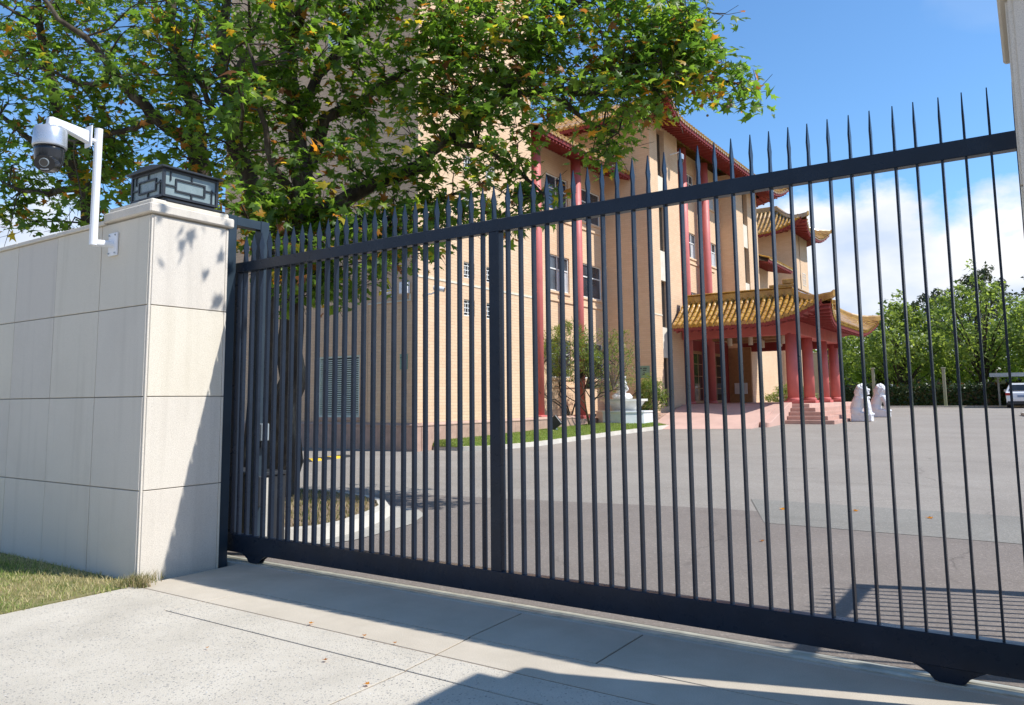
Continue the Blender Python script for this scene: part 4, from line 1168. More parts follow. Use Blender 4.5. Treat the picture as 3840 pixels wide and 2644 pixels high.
hip(rf, S2, PYB - PYF, 1.5, 0, .11, False); hip(rf, S2, PYB - PYF, 1.5, 1, .11, False)

# ramp up to the porch, with its sloping side walls
rp = thing("entrance_ramp", "pink paved ramp rising from the asphalt to the porch floor", "ramp", (-10.8, 31, .4))
bm = B()
va = [(-12.75, 28.0), (-8.95, 29.0), (-9.0, 33.71), (-13.4, 33.71)]
za = [gz(28.0) + .008, gz(29) + .008, FZ - .004, FZ - .004]
top = [bm.verts.new((x_, y_, z_)) for (x_, y_), z_ in zip(va, za)]
mids = [bm.verts.new((x_, y_, z_)) for x_, y_, z_ in ((-8.98, 31.6, .98), (-13.1, 31.0, .93))]
bm.faces.new((top[0], top[1], mids[0], mids[1])); bm.faces.new((mids[1], mids[0], top[2], top[3]))
r_ = bmesh.ops.extrude_face_region(bm, geom=bm.faces[:])
for g_ in r_["geom"]:
    if isinstance(g_, bmesh.types.BMVert): g_.co.z = .2
bmesh.ops.recalc_face_normals(bm, faces=bm.faces[:])
finish("ramp_surface", bm, "pink_paving", rp)
bm = B(); prism(bm, [(30.2, .3), (30.2, gz(30.2) + .16), (30.6, gz(30.6) + .2), (33.4, FZ + .06), (33.72, FZ + .06), (33.72, .3)], 'x', -8.98, -8.63, .015); finish("side_wall", bm, "pink_paving", rp)
bm = B(); lathe(bm, (-8.805, 30.2, .3), [(.19, 0), (.19, .30), (.165, .33)], 16); finish("wall_end", bm, "step_stone", rp)
bm = B(); prism(bm, [(28.6, .3), (28.6, gz(28.6) + .22), (30.9, .93), (33.7, 1.0), (33.7, .3)], 'x', -13.46, -13.1, .01); finish("side_wall", bm, "plinth_stone", rp)

# ================================================================== LAWN, KERB AND SHRUBS BY THE BUILDING
lawn_out = [(-14.66, 17.45), (-13.6, 17.5), (-12.95, 17.95), (-12.62, 19.3), (-12.50, 20.6), (-12.40, 24.8), (-12.2, 27.4), (-12.05, 28.9), (-12.35, 29.5), (-13.1, 29.9)]
lawn_in = [(-14.68, 17.6), (-14.68, 18.0), (-14.68, 18.6), (-14.68, 19.6), (-14.68, 20.8), (-14.68, 24.6), (-14.60, 27.0), (-14.2, 29.0), (-13.9, 30.2), (-13.6, 30.8)]
def lawn_z(a, y): return gz(y) + .115 + .13 * a + .04 * math.sin(a * 3.1)
lk = thing("lawn_kerb", "pale concrete kerb along the green lawn below the brick building", "kerb", (-12.5, 23, .2))
def offs(P, w):
    out = []
    for i, p in enumerate(P):
        a = Vector(P[max(i - 1, 0)]); b = Vector(P[min(i + 1, len(P) - 1)]); d = (b - a).normalized(); nn = Vector((-d.y, d.x))
        out.append((p[0] + nn.x * w, p[1] + nn.y * w))
    return out
def resample(P, step):
    out = [Vector(P[0])]
    for a, b in zip(P, P[1:]):
        a, b = Vector(a), Vector(b); n_ = max(1, int(round((b - a).length / step)))
        for i in range(1, n_ + 1): out.append(a.lerp(b, i / n_))
    return [(p.x, p.y) for p in out]
ko = resample(lawn_out, .8); ki = offs(ko, .17)
for i in range(len(ko) - 1):
    bm = B(); a, b, c, d_ = ko[i], ko[i + 1], ki[i + 1], ki[i]
    gp = .004
    def Lp(p, q, f): return (p[0] + (q[0] - p[0]) * f, p[1] + (q[1] - p[1]) * f)
    a2, b2 = Lp(a, d_, .2), Lp(b, c, .2)
    pts = ((*a, gz(a[1]) - .02), (*b, gz(b[1]) - .02), (*b2, gz(b[1]) + .12), (*a2, gz(a[1]) + .12), (*c, gz(c[1]) + .13), (*d_, gz(d_[1]) + .13))
    vs_ = [bm.verts.new(v) for v in pts]
    for f in ((0, 1, 2, 3), (3, 2, 4, 5), (0, 3, 5), (1, 4, 2)): bm.faces.new([vs_[q] for q in f])
    bmesh.ops.recalc_face_normals(bm, faces=bm.faces[:])
    finish("kerb_stone", bm, "concrete_kerb", lk)
bm = B(); rows = []
for (o_, i_) in zip(lawn_out, lawn_in):
    row = []
    for j in range(7):
        a = j / 6; x_ = o_[0] + (i_[0] - o_[0]) * a - .12 * (1 - a); y_ = o_[1] + (i_[1] - o_[1]) * a
        row.append(bm.verts.new((x_, y_, lawn_z(a, y_))))
    rows.append(row)
for a, b in zip(rows, rows[1:]):
    for j in range(6): bm.faces.new((a[j], a[j + 1], b[j + 1], b[j]))
bm.normal_update()
for f in bm.faces:
    if f.normal.z < 0: f.normal_flip()
finish("lawn", bm, "turf", smooth=True, kind="structure")
n = 42000
idx = RNG.integers(0, len(lawn_out) - 1, n); f = RNG.uniform(0, 1, n); a = RNG.uniform(0, 1, n)
seglen = np.array([math.dist(lawn_out[i], lawn_out[i + 1]) for i in range(len(lawn_out) - 1)]); idx = RNG.choice(len(seglen), n, p=seglen / seglen.sum())
lo = np.array(lawn_out); li = np.array(lawn_in)
O = lo[idx] * (1 - f[:, None]) + lo[idx + 1] * f[:, None]; I = li[idx] * (1 - f[:, None]) + li[idx + 1] * f[:, None]
pxy = O + (I - O) * a[:, None]; pxy[:, 0] -= .12 * (1 - a)
pz = np.interp(pxy[:, 1], PY, PZ) + .10 + .13 * a + .04 * np.sin(a * 3.1)
blades("lawn_grass_blades", np.stack([pxy[:, 0], pxy[:, 1], pz], 1), .03, .06, .009, "grass_blade", np.clip(.52 + RNG.normal(0, .16, n), 0, 1), "mown green grass on the lawn below the building", lean=.7)

# floodlight on the lawn
fl = thing("floodlight", "black square floodlight tilted up on a short stand on the lawn", "floodlight", (-14.05, 23.35, .36))
bm = B(); box(bm, -14.22, -13.92, 23.2, 23.5, .30, .42, .01); finish("pad", bm, "concrete_kerb", fl)
bm = B(); box(bm, -14.10, -14.00, 23.3, 23.4, .42, .58); finish("stand", bm, "white_stone", fl)
bm = B(); box(bm, -.19, .19, -.11, .11, -.19, .19, .02)
bmesh.ops.transform(bm, matrix=Matrix.Translation((-14.05, 23.32, .78)) @ Matrix.Rotation(R(20), 4, 'Z') @ Matrix.Rotation(R(-38), 4, 'Y'), verts=bm.verts[:])
finish("head", bm, "black_satin", fl)
bm = B(); box(bm, -.165, -.16 + .005, -.09, .09, -.16, .16)
bmesh.ops.transform(bm, matrix=Matrix.Translation((-14.05, 23.32, .78)) @ Matrix.Rotation(R(20), 4, 'Z') @ Matrix.Rotation(R(-38), 4, 'Y') @ Matrix.Translation((-.03, 0, 0)), verts=bm.verts[:])
finish("front_glass", bm, "dark_glass", fl)

# ---- octagonal planter with bowl and sculpture
PCX, PCY = -14.02, 28.75
pln = thing("fountain_planter", "white octagonal planter carrying a flared stone bowl on the lawn", "planter", (PCX, PCY, .6))
def octo(r0, r1, z0, z1, bm, rot=math.pi / 8):
    a = [bm.verts.new((PCX + r0 * math.cos(rot + math.pi / 4 * i), PCY + r0 * math.sin(rot + math.pi / 4 * i), z0)) for i in range(8)]
    b = [bm.verts.new((PCX + r1 * math.cos(rot + math.pi / 4 * i), PCY + r1 * math.sin(rot + math.pi / 4 * i), z1)) for i in range(8)]
    for i in range(8): bm.faces.new((a[i], a[(i + 1) % 8], b[(i + 1) % 8], b[i]))
    bm.faces.new(a[::-1]); bm.faces.new(b)
bm = B(); octo(1.14, 1.14, .35, 1.03, bm); finish("base", bm, "white_stone", pln)
bm = B(); octo(1.18, 1.18, 1.03, 1.09, bm); finish("rim", bm, "white_stone", pln)
bm = B(); octo(.58, .86, 1.09, 1.47, bm); bw = finish("bowl", bm, "bowl_stone", pln)
bm = B(); octo(.96, .96, 1.47, 1.56, bm); finish("bowl_rim", bm, "bowl_stone", bw)

def blob_mesh(name, balls, voxel, mat, parent, M_=None, smooth_it=6, rough_amp=0.0, rough_scale=6.0, extra=None):
    """union of balls/ellipsoids/capsules remeshed into one continuous carved surface"""
    bm = B()
    for b in balls:
        if b[0] == 'e':
            _, c, r, rot = b
            m = Matrix.Translation(c) @ Matrix.Rotation(R(rot), 4, 'Y') @ Matrix.Diagonal((*r, 1))
            bmesh.ops.create_icosphere(bm, subdivisions=3, radius=1.0, matrix=m)
        elif b[0] == 't':
            tube(bm, b[1], b[2], 12)
        elif b[0] == 'b':
            box(bm, *b[1], .02)
    me = bpy.data.meshes.new(name + "_src"); bm.to_mesh(me); bm.free()
    o = bpy.data.objects.new(name + "_src", me); COL.objects.link(o)
    rm = o.modifiers.new("r", 'REMESH'); rm.mode = 'VOXEL'; rm.voxel_size = voxel
    sm = o.modifiers.new("s", 'SMOOTH'); sm.iterations = smooth_it; sm.factor = .5
    bpy.context.view_layer.update()
    dg = bpy.context.evaluated_depsgraph_get()
    ev = o.evaluated_get(dg); me2 = bpy.data.meshes.new_from_object(ev)
    bpy.data.objects.remove(o); bpy.data.meshes.remove(me)
    if rough_amp:
        from mathutils import noise as mn
        me2.calc_loop_triangles()
        nrm = [v.normal.copy() for v in me2.vertices]
        for v, nn in zip(me2.vertices, nrm):
            k_ = extra(v.co) if extra else 1.0
            v.co += nn * rough_amp * k_ * (mn.noise(v.co * rough_scale) + .6 * abs(mn.noise(v.co * rough_scale * 2.1)))
    me2.materials.clear(); me2.materials.append(MATS[mat])
    for p in me2.polygons: p.use_smooth = True
    me2.name = name
    o2 = bpy.data.objects.new(name, me2); COL.objects.link(o2)
    if M_ is not None: o2.matrix_basis = M_
    attach(o2, parent)
    return o2
st = thing("leaping_fish_sculpture", "white carved sculpture rising from rocks in the stone bowl", "sculpture", (PCX, PCY, 1.5))
blob_mesh("carving", [('e', (0, 0, .12), (.38, .34, .16), 0), ('e', (.25, .12, .16), (.18, .16, .14), 0), ('e', (-.25, -.15, .18), (.17, .17, .14), 0), ('e', (.18, -.2, .16), (.15, .15, .13), 0),
    ('t', [(0, 0, .15), (-.05, 0, .42), (.03, 0, .70), (.0, 0, .95), (-.05, 0, 1.06)], [.17, .22, .20, .15, .06]), ('e', (.1, 0, .98), (.15, .06, .09), -20), ('e', (-.2, 0, .66), (.12, .05, .16), 20), ('e', (.2, 0, .52), (.12, .05, .14), -30)],
    .028, "marble", st, Matrix.Translation((PCX - .05, PCY - .05, 1.5)) @ Matrix.Scale(.92, 4), 4, .03, 9)

# ---- guardian lions
def lion_balls():
    L_ = [('b', (-.46, .42, -.27, .27, 0, .30)),
        ('e', (-.22, 0, .52), (.27, .26, .30), 0), ('e', (-.25, .17, .42), (.24, .12, .24), 0), ('e', (-.25, -.17, .42), (.24, .12, .24), 0),
        ('t', [(-.24, 0, .55), (-.16, 0, .80), (-.05, 0, 1.02), (.0, 0, 1.18)], [.25, .27, .25, .20]),
        ('e', (.10, 0, .92), (.20, .22, .20), 0),
        ('e', (.02, 0, 1.33), (.25, .24, .26), 0), ('e', (-.08, 0, 1.22), (.22, .24, .30), 12), ('e', (.20, 0, 1.27), (.15, .16, .13), 8), ('e', (.28, 0, 1.32), (.10, .13, .06), -8), ('e', (.25, 0, 1.17), (.10, .12, .05), 12),
        ('e', (.14, .14, 1.44), (.10, .05, .05), 0), ('e', (.14, -.14, 1.44), (.10, .05, .05), 0), ('e', (-.08, .2, 1.46), (.06, .05, .09), 0), ('e', (-.08, -.2, 1.46), (.06, .05, .09), 0)]
    for s in (-1, 1):
        L_ += [('t', [(.14, .14 * s, .98), (.24, .15 * s, .72), (.28, .15 * s, .46), (.30, .15 * s, .22)], [.13, .105, .09, .10]), ('e', (.36, .15 * s, .30), (.13, .10, .07), 0),
               ('e', (-.02, .2 * s, .33), (.24, .09, .08), 0), ('e', (.14, .2 * s, .33), (.09, .09, .07), 0)]
    L_ += [('e', (-.44, 0, .62), (.07, .12, .22), 10), ('e', (.3, 0, .99), (.07, .07, .07), 0)]
    return L_
for (lx, ly, lab) in ((-6.2, 35.45, "white marble guardian lion seated beside the front corner of the porch steps"), (-6.25, 40.45, "white marble guardian lion seated behind its twin further along the porch")):
    ln_ = thing("guardian_lion", lab, "statue", (lx, ly, gz(ly)), group="guardian lions flanking the porch steps")
    blob_mesh("lion", lion_balls(), .02, "marble", ln_, Matrix.Translation((lx, ly, gz(ly))) @ Matrix.Diagonal((.92, 1.0, 1.0, 1)), 2, .034, 12, lambda c: 1.0 if (c.z > 1.0 and c.x < .2) else .3)

# ---- vase ornament between the columns
vs1 = thing("stone_vase", "pale stone vase standing behind the porch columns", "vase", (-11.2, 44.6, .62))
bm = B(); lathe(bm, (-11.25, 44.6, .60), [(.38, 0), (.38, .55), (.30, .6), (.14, .72), (.22, 1.05), (.26, 1.35), (.22, 1.55), (.13, 1.66), (.2, 1.8)], 20); finish("body", bm, "white_stone", vs1)

# ---- dome camera high on the tower
c2 = thing("dome_camera", "small silver dome camera on a bracket high on the brick tower", "camera", (-13.5, 33.4, 12.4))
bm = B(); tube(bm, [(-13.54, 33.35, 12.95), (-13.1, 33.35, 12.99), (-13.02, 33.35, 12.9)], .035, 8); finish("bracket", bm, "white_metal", c2)
bm = B(); lathe(bm, (-13.02, 33.35, 12.62), [(.15, 0), (.155, .22), (.1, .28)], 16); finish("housing", bm, "silver_grey", c2)
bm = B(); lathe(bm, (-13.02, 33.35, 12.42), [(0.0, 0), (.08, .02), (.12, .12), (.13, .2)], 16); finish("dome", bm, "black_gloss", c2)
# ---- cameras, cable duct and box on the near corner
def bullet(x_, y_, z_, dv, label, wall_pt):
    k_ = thing("bullet_camera", label, "camera", wall_pt)
    d = Vector(dv).normalized(); p = Vector((x_, y_, z_))
    bm = B(); tube(bm, [wall_pt, (Vector(wall_pt) + p) / 2 + Vector((0, 0, -.08)), p + Vector((0, 0, -.05))], .025, 8); finish("bracket", bm, "white_metal", k_)
    bm = B(); tube(bm, [p - d * .16, p + d * .16], .075, 12); finish("body", bm, "white_metal", k_)
    bm = B(); tube(bm, [p + d * .161, p + d * .175], .066, 12); finish("lens", bm, "black_gloss", k_)
bullet(-15.75, 16.55, 4.78, (-.2, -1, -.25), "white bullet camera on the shaded brick wall beside the junction box", (-15.6, 16.86, 4.68))
bullet(-14.35, 17.35, 4.85, (1, .5, -.25), "dark lensed bullet camera reaching out from the sunlit brick corner", (-14.74, 17.1, 4.70))
jb = thing("junction_box", "white junction box with cable duct high on the shaded brick wall", "box", (-15.2, YA - .03, 4.7))
bm = B(); box(bm, -15.38, -15.05, YA - .13, YA - .005, 4.72, 5.06, .01); finish("box", bm, "white_metal", jb)
bm = B(); box(bm, -16.72, -15.0, YA - .04, YA - .004, 4.50, 4.545); box(bm, -15.05, -15.0, YA - .041, YA - .0045, 4.545, 4.71); finish("cable_duct", bm, "precast", jb)
def green_sign(axis, c, u0, u1, z0, z1, label, marks):
    s_ = thing("wall_sign", label, "sign", (u0, c, z0) if axis == 'y' else (c, u0, z0))
    bm = B(); bxo(axis, c, -.02, -.003, u0, u1, z0, z1, bm); finish("plate", bm, "sign_green", s_)
    bm = B()
    for (a, b, p, q) in marks: bxo(axis, c, -.023, -.0205, u0 + (u1 - u0) * a, u0 + (u1 - u0) * b, z0 + (z1 - z0) * p, z0 + (z1 - z0) * q, bm)
    finish("lettering", bm, "sign_ink", s_)
green_sign('y', YA, -15.42, -15.13, 2.50, 2.95, "tall green sign plate on the shaded brick wall under the cameras", [(.05, .14, .74, .80), (.17, .26, .74, .80), (.29, .38, .74, .80), (.41, .5, .74, .80), (.30, .33, .53, .63), (.46, .55, .37, .46)])
green_sign('y', 31.0, -14.42, -13.85, 2.45, 2.98, "small square green sign on the shaded side of the brick tower", [(.2, .38, .76, .84), (.48, .78, .76, .84), (.45, .75, .60, .68), (.5, .62, .44, .5), (.42, .72, .28, .36)])

# ================================================================== YARD BACKGROUND
sheet("hedge_verge", [(-70, 60.3), (-8, 60.3), (2, 60.0), (14, 58.5), (40, 58.5), (40, 100), (-70, 100)], .012, "turf")
bk = thing("verge_kerb", "low dark kerb along the far edge of the yard", "kerb", (-10, 60.3, .7))
for i in range(14):
    xa = -30 + i * 2.2
    bm = B(); box(bm, xa + .01, xa + 2.19, 60.25, 60.42, .5, .74 + .1, .01); finish("kerb_stone", bm, "concrete_kerb", bk)
rk = thing("yard_kerb", "pale curved kerb edging the small grass corner before the carport", "kerb", (1.0, 42, .55))
rpts = resample([(-.45, 44.5), (-.75, 43.4), (-.55, 42.0), (-.2, 40.6), (.6, 38.5), (1.8, 36)], .9); rin = offs(rpts, .18)
for i in range(len(rpts) - 1):
    bm = B(); a, b, c, d_ = rpts[i], rpts[i + 1], rin[i + 1], rin[i]
    prism(bm, [a, b, c, d_], 'z', .3, gz(a[1]) + .14, .01); finish("kerb_stone", bm, "concrete_kerb", rk)
sheet("yard_verge", [(-.3, 44.4), (-.55, 43.4), (-.35, 42.1), (0, 40.7), (.75, 38.6), (2.0, 36), (14, 36), (14, 44.4)], .10, "turf")

diam_v = np.array([(0, 0, 0), (.28, .42, .02), (0, 1, 0), (-.28, .42, .02)], float); diam_f = np.array([[0, 1, 2, 3]])
slim_v = np.array([(0, 0, 0), (.10, .45, .02), (0, 1, -.08), (-.10, .45, .02)], float)
def leaf_cloud(centers, radii, per, size, flat=(1, 1, 1), outward=.6, upb=.5):
    P, N = [], []
    for c, r in zip(centers, radii):
        m = max(3, int(per * RNG.uniform(.7, 1.3)))
        v = RNG.normal(0, 1, (m, 3)); v /= np.linalg.norm(v, axis=1, keepdims=True)
        rr = RNG.uniform(.25, 1.0, (m, 1)) ** .6 * r
        P.append(np.asarray(c) + v * rr * np.array(flat)); N.append(v * outward + RNG.normal(0, .5, (m, 3)) + np.array([0, 0, upb]))
    P = np.concatenate(P); N = np.concatenate(N)
    return P, N, RNG.uniform(size * .65, size * 1.35, len(P))

def far_tree(x, y, h, rx, mat, label, n_cl=170, per=32, leaf=.32, base=1.7, name="yard_tree", shape=1.0, z0=None):
    z0 = gz(y) if z0 is None else z0
    t_ = thing(name, label, "tree", (x, y, z0))
    bm = B(); tr_ = h * .022 + .06
    tube(bm, [(x, y, z0 - .1), (x + .05, y, z0 + h * .25), (x - .1, y + .1, z0 + h * .55), (x, y, z0 + h * .9)], [tr_ * 1.5, tr_, tr_ * .7, .03], 9)
    cen, rad = [], []
    for i in range(n_cl):
        while True:
            v = RNG.uniform(-1, 1, 3)
            if 0.25 < np.linalg.norm(v) < 1: break
        zz = (v[2] * .5 + .5)
        wprof = math.sin(math.pi * min(1, (zz * .86 + .12))) ** .6 * (1.0 if zz < .6 else 1.0 - (zz - .6) * .75 * shape)
        c = np.array([x + v[0] * rx * wprof, y + v[1] * rx * wprof, z0 + base + (h - base) * zz])
        if zz > .62: c[2] += RNG.exponential(.35); c[:2] += RNG.normal(0, .3, 2)
        cen.append(c); rad.append(RNG.uniform(.45, .95) * rx / 4 * (1.15 if zz < .62 else .6))
        if i % 5 == 0:
            k_ = RNG.uniform(.2, .7); tube(bm, [(x, y, z0 + (c[2] - z0) * k_ * .8), tuple((np.array([x, y, z0 + (c[2] - z0) * k_]) + c) / 2 + np.array([0, 0, .2])), tuple(c)], [tr_ * .35, tr_ * .2, .015], 5)
    finish("trunk", bm, "bark", t_)
    P, N, S_ = leaf_cloud(cen, rad, per, leaf)
    V, F = scatter(diam_v, diam_f, P, N, S_)
    mesh_np("crown", V, F, 4, mat, t_, np.clip(RNG.beta(2, 2.4, len(P)), 0, 1), kind="stuff")
specs = [(-14.6, 69, 10.2, 4.3, "rounded green yard tree rising beside the upturned porch corner"), (-8.7, 66, 9.6, 3.9, "leafy yard tree standing right behind the guardian lions"),
         (-3.4, 68, 12.2, 4.6, "tallest bright green yard tree above the dark hedge"), (2.2, 67, 10.3, 4.4, "leafy yard tree growing beside the carport roof"), (-20.5, 74, 10.5, 4.5, "yard tree mostly hidden behind the porch roof"),
         (7.6, 70, 10.2, 4.6, "yard tree beyond the carport and white car"), (-5.9, 74, 9.2, 4.0, "yard tree filling the gap behind two taller ones"), (-11.6, 76, 9.0, 4.0, "low yard tree set back behind the lion pair"), (0.2, 76, 10.4, 4.2, "yard tree set back between the tallest one and the carport")]
for (x_, y_, h_, r_, lab) in specs: far_tree(x_, y_, h_ * .80, r_, "far_leaf", lab)
far_tree(-9.5, 100, 12.6, 4.2, "gum_leaf", "dark grey green gum tree showing between two yard trees", 90, 40, .4, 5.0, "gum_tree")
far_tree(-4.2, 104, 15.2, 5.0, "gum_leaf", "tall dark gum tree peeping over the brightest yard tree", 100, 40, .42, 6.0, "gum_tree")

n = 9000
P = np.stack([RNG.uniform(-90, 60, n), RNG.uniform(108, 122, n), RNG.uniform(.8, 7.5, n) ** 1.0], 1); P[:, 2] = np.minimum(P[:, 2], 5.5 + 1.6 * np.sin(P[:, 0] * .35) + RNG.normal(0, .5, n))
V, F = scatter(diam_v, diam_f, P, RNG.normal(0, .6, (n, 3)) + np.array([0, -.5, .4]), RNG.uniform(1.0, 2.2, n))
mesh_np("woodland", V, F, 4, "gum_leaf", None, RNG.uniform(0, 1, n), label="dark belt of distant woodland behind the yard trees", cat="woodland", kind="stuff")
n = 5200  # unseen tree belt behind the camera, added to darken what the gate reflects
P = np.stack([RNG.uniform(-80, 60, n), RNG.uniform(-52, -40, n), RNG.uniform(.2, 10.5, n)], 1); P[:, 2] = np.minimum(P[:, 2], 8.5 + 1.8 * np.sin(P[:, 0] * .3) + RNG.normal(0, .5, n))
V, F = scatter(diam_v, diam_f, P, RNG.normal(0, .6, (n, 3)) + np.array([0, .5, .4]), RNG.uniform(1.2, 2.4, n))
mesh_np("reflection_tree_belt", V, F, 4, "gum_leaf", None, RNG.uniform(0, 1, n), label="unseen belt of trees added across the street to darken gate reflections", cat="woodland", kind="stuff")
hd = thing("hedge", "long dark clipped hedge with red young leaves along the yard end", "hedge", (-8, 63.3, .8))
bm = B(); box(bm, -30, 7, 62.7, 64.0, .6, 2.05); finish("hedge_body", bm, "soil", hd)
n = 26000
P = np.stack([RNG.uniform(-30, 7, n), RNG.uniform(62.45, 64.1, n), RNG.uniform(.75, 2.25, n)], 1)
f = RNG.uniform(0, 1, n); P[f < .6, 1] = RNG.normal(62.6, .08, (f < .6).sum()); P[f > .75, 2] = 2.15 + RNG.normal(0, .12, (f > .75).sum())
N = RNG.normal(0, .5, (n, 3)) + np.array([0, -.6, .5])
V, F = scatter(diam_v, diam_f, P, N, RNG.uniform(.12, .24, n))
mesh_np("hedge_leaves", V, F, 4, "hedge_leaf", hd, np.clip(RNG.uniform(0, .85, n) + .16 * (P[:, 2] > 2.12), 0, 1), kind="stuff")

for (px_, py_, zt, lab) in ((-9.9, 61.6, 3.5, "tall cream post standing behind the pair of guardian lions"), (-5.4, 61.8, 3.4, "tall cream post standing alone before the dark hedge"), (-13.0, 58, 4.6, "wide cream gate post beyond the porch columns")):
    pp = thing("cream_post", lab, "post", (px_, py_, gz(py_)))
    w_ = .10 if zt < 4 else .4
    bm = B(); box(bm, px_ - w_, px_ + w_, py_ - w_, py_ + w_, gz(py_) - .05, zt, .02); sh_ = finish("shaft", bm, "cream_post", pp)
    bm = B(); box(bm, px_ - w_ - .04, px_ + w_ + .04, py_ - w_ - .04, py_ + w_ + .04, zt, zt + .1, .02); finish("cap", bm, "cream_post", pp)

cpt = thing("carport", "flat roofed carport sheltering the white car", "carport", (2, 58, .75))
bm = B(); box(bm, -2.5, 9, 58.6, 64.5, 2.76, 2.90, .01); finish("roof", bm, "grey_metal", cpt)
bm = B(); box(bm, -2.53, 9.03, 58.54, 58.59, 2.70, 2.94); finish("fascia", bm, "grey_metal", cpt)
for (x_, y_) in ((-2.2, 62.2), (.9, 62.2), (4.4, 58.9), (4.4, 62.2), (8.7, 58.9), (8.7, 62.2)):
    bm = B(); box(bm, x_ - .06, x_ + .06, y_ - .06, y_ + .06, .6, 2.76); finish("post", bm, "grey_metal", cpt)

# white car, seen from behind
def car():
    cx, y0, z0 = -.82, 57.2, gz(58) + .01
    c_ = thing("parked_car", "white hatchback car parked nose in under the carport", "car", (cx, y0 + 2.1, z0))
    prof = [(0.03, .32, .84), (0.0, .55, .88), (.05, .92, .88), (.22, 1.02, .86), (.55, 1.48, .66), (.9, 1.55, .64), (2.2, 1.52, .64), (3.0, 1.02, .84), (4.1, .86, .80), (4.28, .55, .80), (4.22, .3, .8)]
    bm = B(); nseg = 8; rings = []
    # body as a loft: outline in (y,z) with half width, mirrored
    L_ = [bm.verts.new((cx - w, y0 + y, z0 + z)) for y, z, w in prof]; Rr = [bm.verts.new((cx + w, y0 + y, z0 + z)) for y, z, w in prof]
    for i in range(len(prof) - 1): bm.faces.new((L_[i], Rr[i], Rr[i + 1], L_[i + 1]))
    bm.faces.new((L_[-1], Rr[-1], Rr[0], L_[0]))
    bm.faces.new(L_[::-1]); bm.faces.new(Rr)
    bmesh.ops.recalc_face_normals(bm, faces=bm.faces[:])
    bmesh.ops.bevel(bm, geom=bm.edges[:], offset=.05, segments=2, affect='EDGES', profile=.5)
    finish("body", bm, "car_white", c_)
    bm = B(); q = [(-.70, .20, 1.07), (.70, .20, 1.07), (.56, .50, 1.44), (-.56, .50, 1.44)]
    bm.faces.new([bm.verts.new((cx + a, y0 + b, z0 + c)) for a, b, c in q]); finish("rear_window", bm, "dark_glass", c_)
    for s in (-1, 1):
        bm = B(); q = [(.80, .72, 1.08), (.80, 2.55, 1.08), (.655, 2.05, 1.46), (.655, .85, 1.49)]
        bm.faces.new([bm.verts.new((cx + s * (a + .012), y0 + b, z0 + c)) for a, b, c in q]); finish("side_window", bm, "dark_glass", c_)
        bm = B(); box(bm, cx + s * .88 - .14, cx + s * .88 + .005 * s + (.0), y0 - .012, y0 + .1, z0 + .78, z0 + .93, .01) if s > 0 else box(bm, cx - .885, cx - .62, y0 - .012, y0 + .1, z0 + .78, z0 + .93, .01); finish("tail_light", bm, "tail_red", c_)
        for yy in (.75, 3.4):
            bm = B(); tube(bm, [(cx + s * .66, y0 + yy, z0 + .31), (cx + s * .86, y0 + yy, z0 + .31)], .31, 18); wh = finish("wheel", bm, "black_rubber", c_)
            bm = B(); tube(bm, [(cx + s * .86, y0 + yy, z0 + .31), (cx + s * .875, y0 + yy, z0 + .31)], .19, 14); finish("rim", bm, "silver_grey", wh)
        bm = B(); box(bm, cx + s * .84, cx + s * 1.0, y0 + 2.55, y0 + 2.68, z0 + 1.02, z0 + 1.14, .02); finish("mirror", bm, "car_white", c_)
    bm = B(); box(bm, cx - .26, cx + .26, y0 - .025, y0 + .02, z0 + .66, z0 + .78); finish("number_plate", bm, "plate_blue", c_)
    bm = B(); box(bm, cx - .8, cx + .8, y0 - .01, y0 + .3, z0 + .2, z0 + .42, .03); finish("bumper", bm, "black_satin", c_)
car()

# shrubs on the lawn
def shrub(x, y, z, h, rx, n_st, n_cl, per, label, seed, leaf=.15, rb=.35, ry=None, xoff=0.0, yoff=0.0):
    t_ = thing("shrub", label, "shrub", (x, y, z)); ry = ry or rx
    rg = np.random.default_rng(seed)
    bm = B(); tips = []
    for i in range(n_st):
        a = 2 * math.pi * i / n_st + rg.uniform(-.4, .4)
        p = [np.array([x, y, z])]; d = np.array([math.cos(a) * .5, math.sin(a) * .5, 1.0])
        for k_ in range(5):
            d = d + rg.normal(0, .28, 3); d[2] = abs(d[2]); d /= np.linalg.norm(d); p.append(p[-1] + d * h * .14 * rg.uniform(.8, 1.3))
        tube(bm, [tuple(q) for q in p], [.034, .028, .022, .018, .014, .01], 6); tips += p[2:]
    cen, rad = [], []
    for i in range(n_cl):
        v = rg.normal(0, 1, 3); v /= np.linalg.norm(v); v *= rg.uniform(.3, 1) ** .5
        c = np.array([x + xoff + v[0] * rx, y + yoff + v[1] * ry, z + h * rb + (h * (1 - rb)) * (v[2] * .5 + .5)])
        cen.append(c); rad.append(rg.uniform(.16, .34))
        tp = min(tips, key=lambda q: np.linalg.norm(q - c) + max(0, q[2] - c[2]) * 2)
        tube(bm, [tuple(tp), tuple((tp + c) / 2 + rg.normal(0, .05, 3)), tuple(c)], [.014, .01, .005], 4)
    finish("stems", bm, "bark", t_)
    P, N, S_ = leaf_cloud(cen, rad, per, leaf, outward=.5, upb=.1)
    V, F = scatter(slim_v, diam_f, P, N, S_)
    mesh_np("foliage", V, F, 4, "shrub_leaf", t_, np.clip(RNG.beta(2, 2, len(P)), 0, 1), kind="stuff")
shrub(-15.0, 26.1, .85, 3.8, 1.0, 5, 90, 44, "tall loose shrub with narrow leaves growing from the bed by the red column", 3, ry=1.4)
shrub(-14.3, 26.3, .48, 4.0, .9, 5, 90, 20, "open twiggy shrub with narrow leaves spreading in front of the planter", 5, rb=.3, ry=1.5, xoff=.35, yoff=1.3)
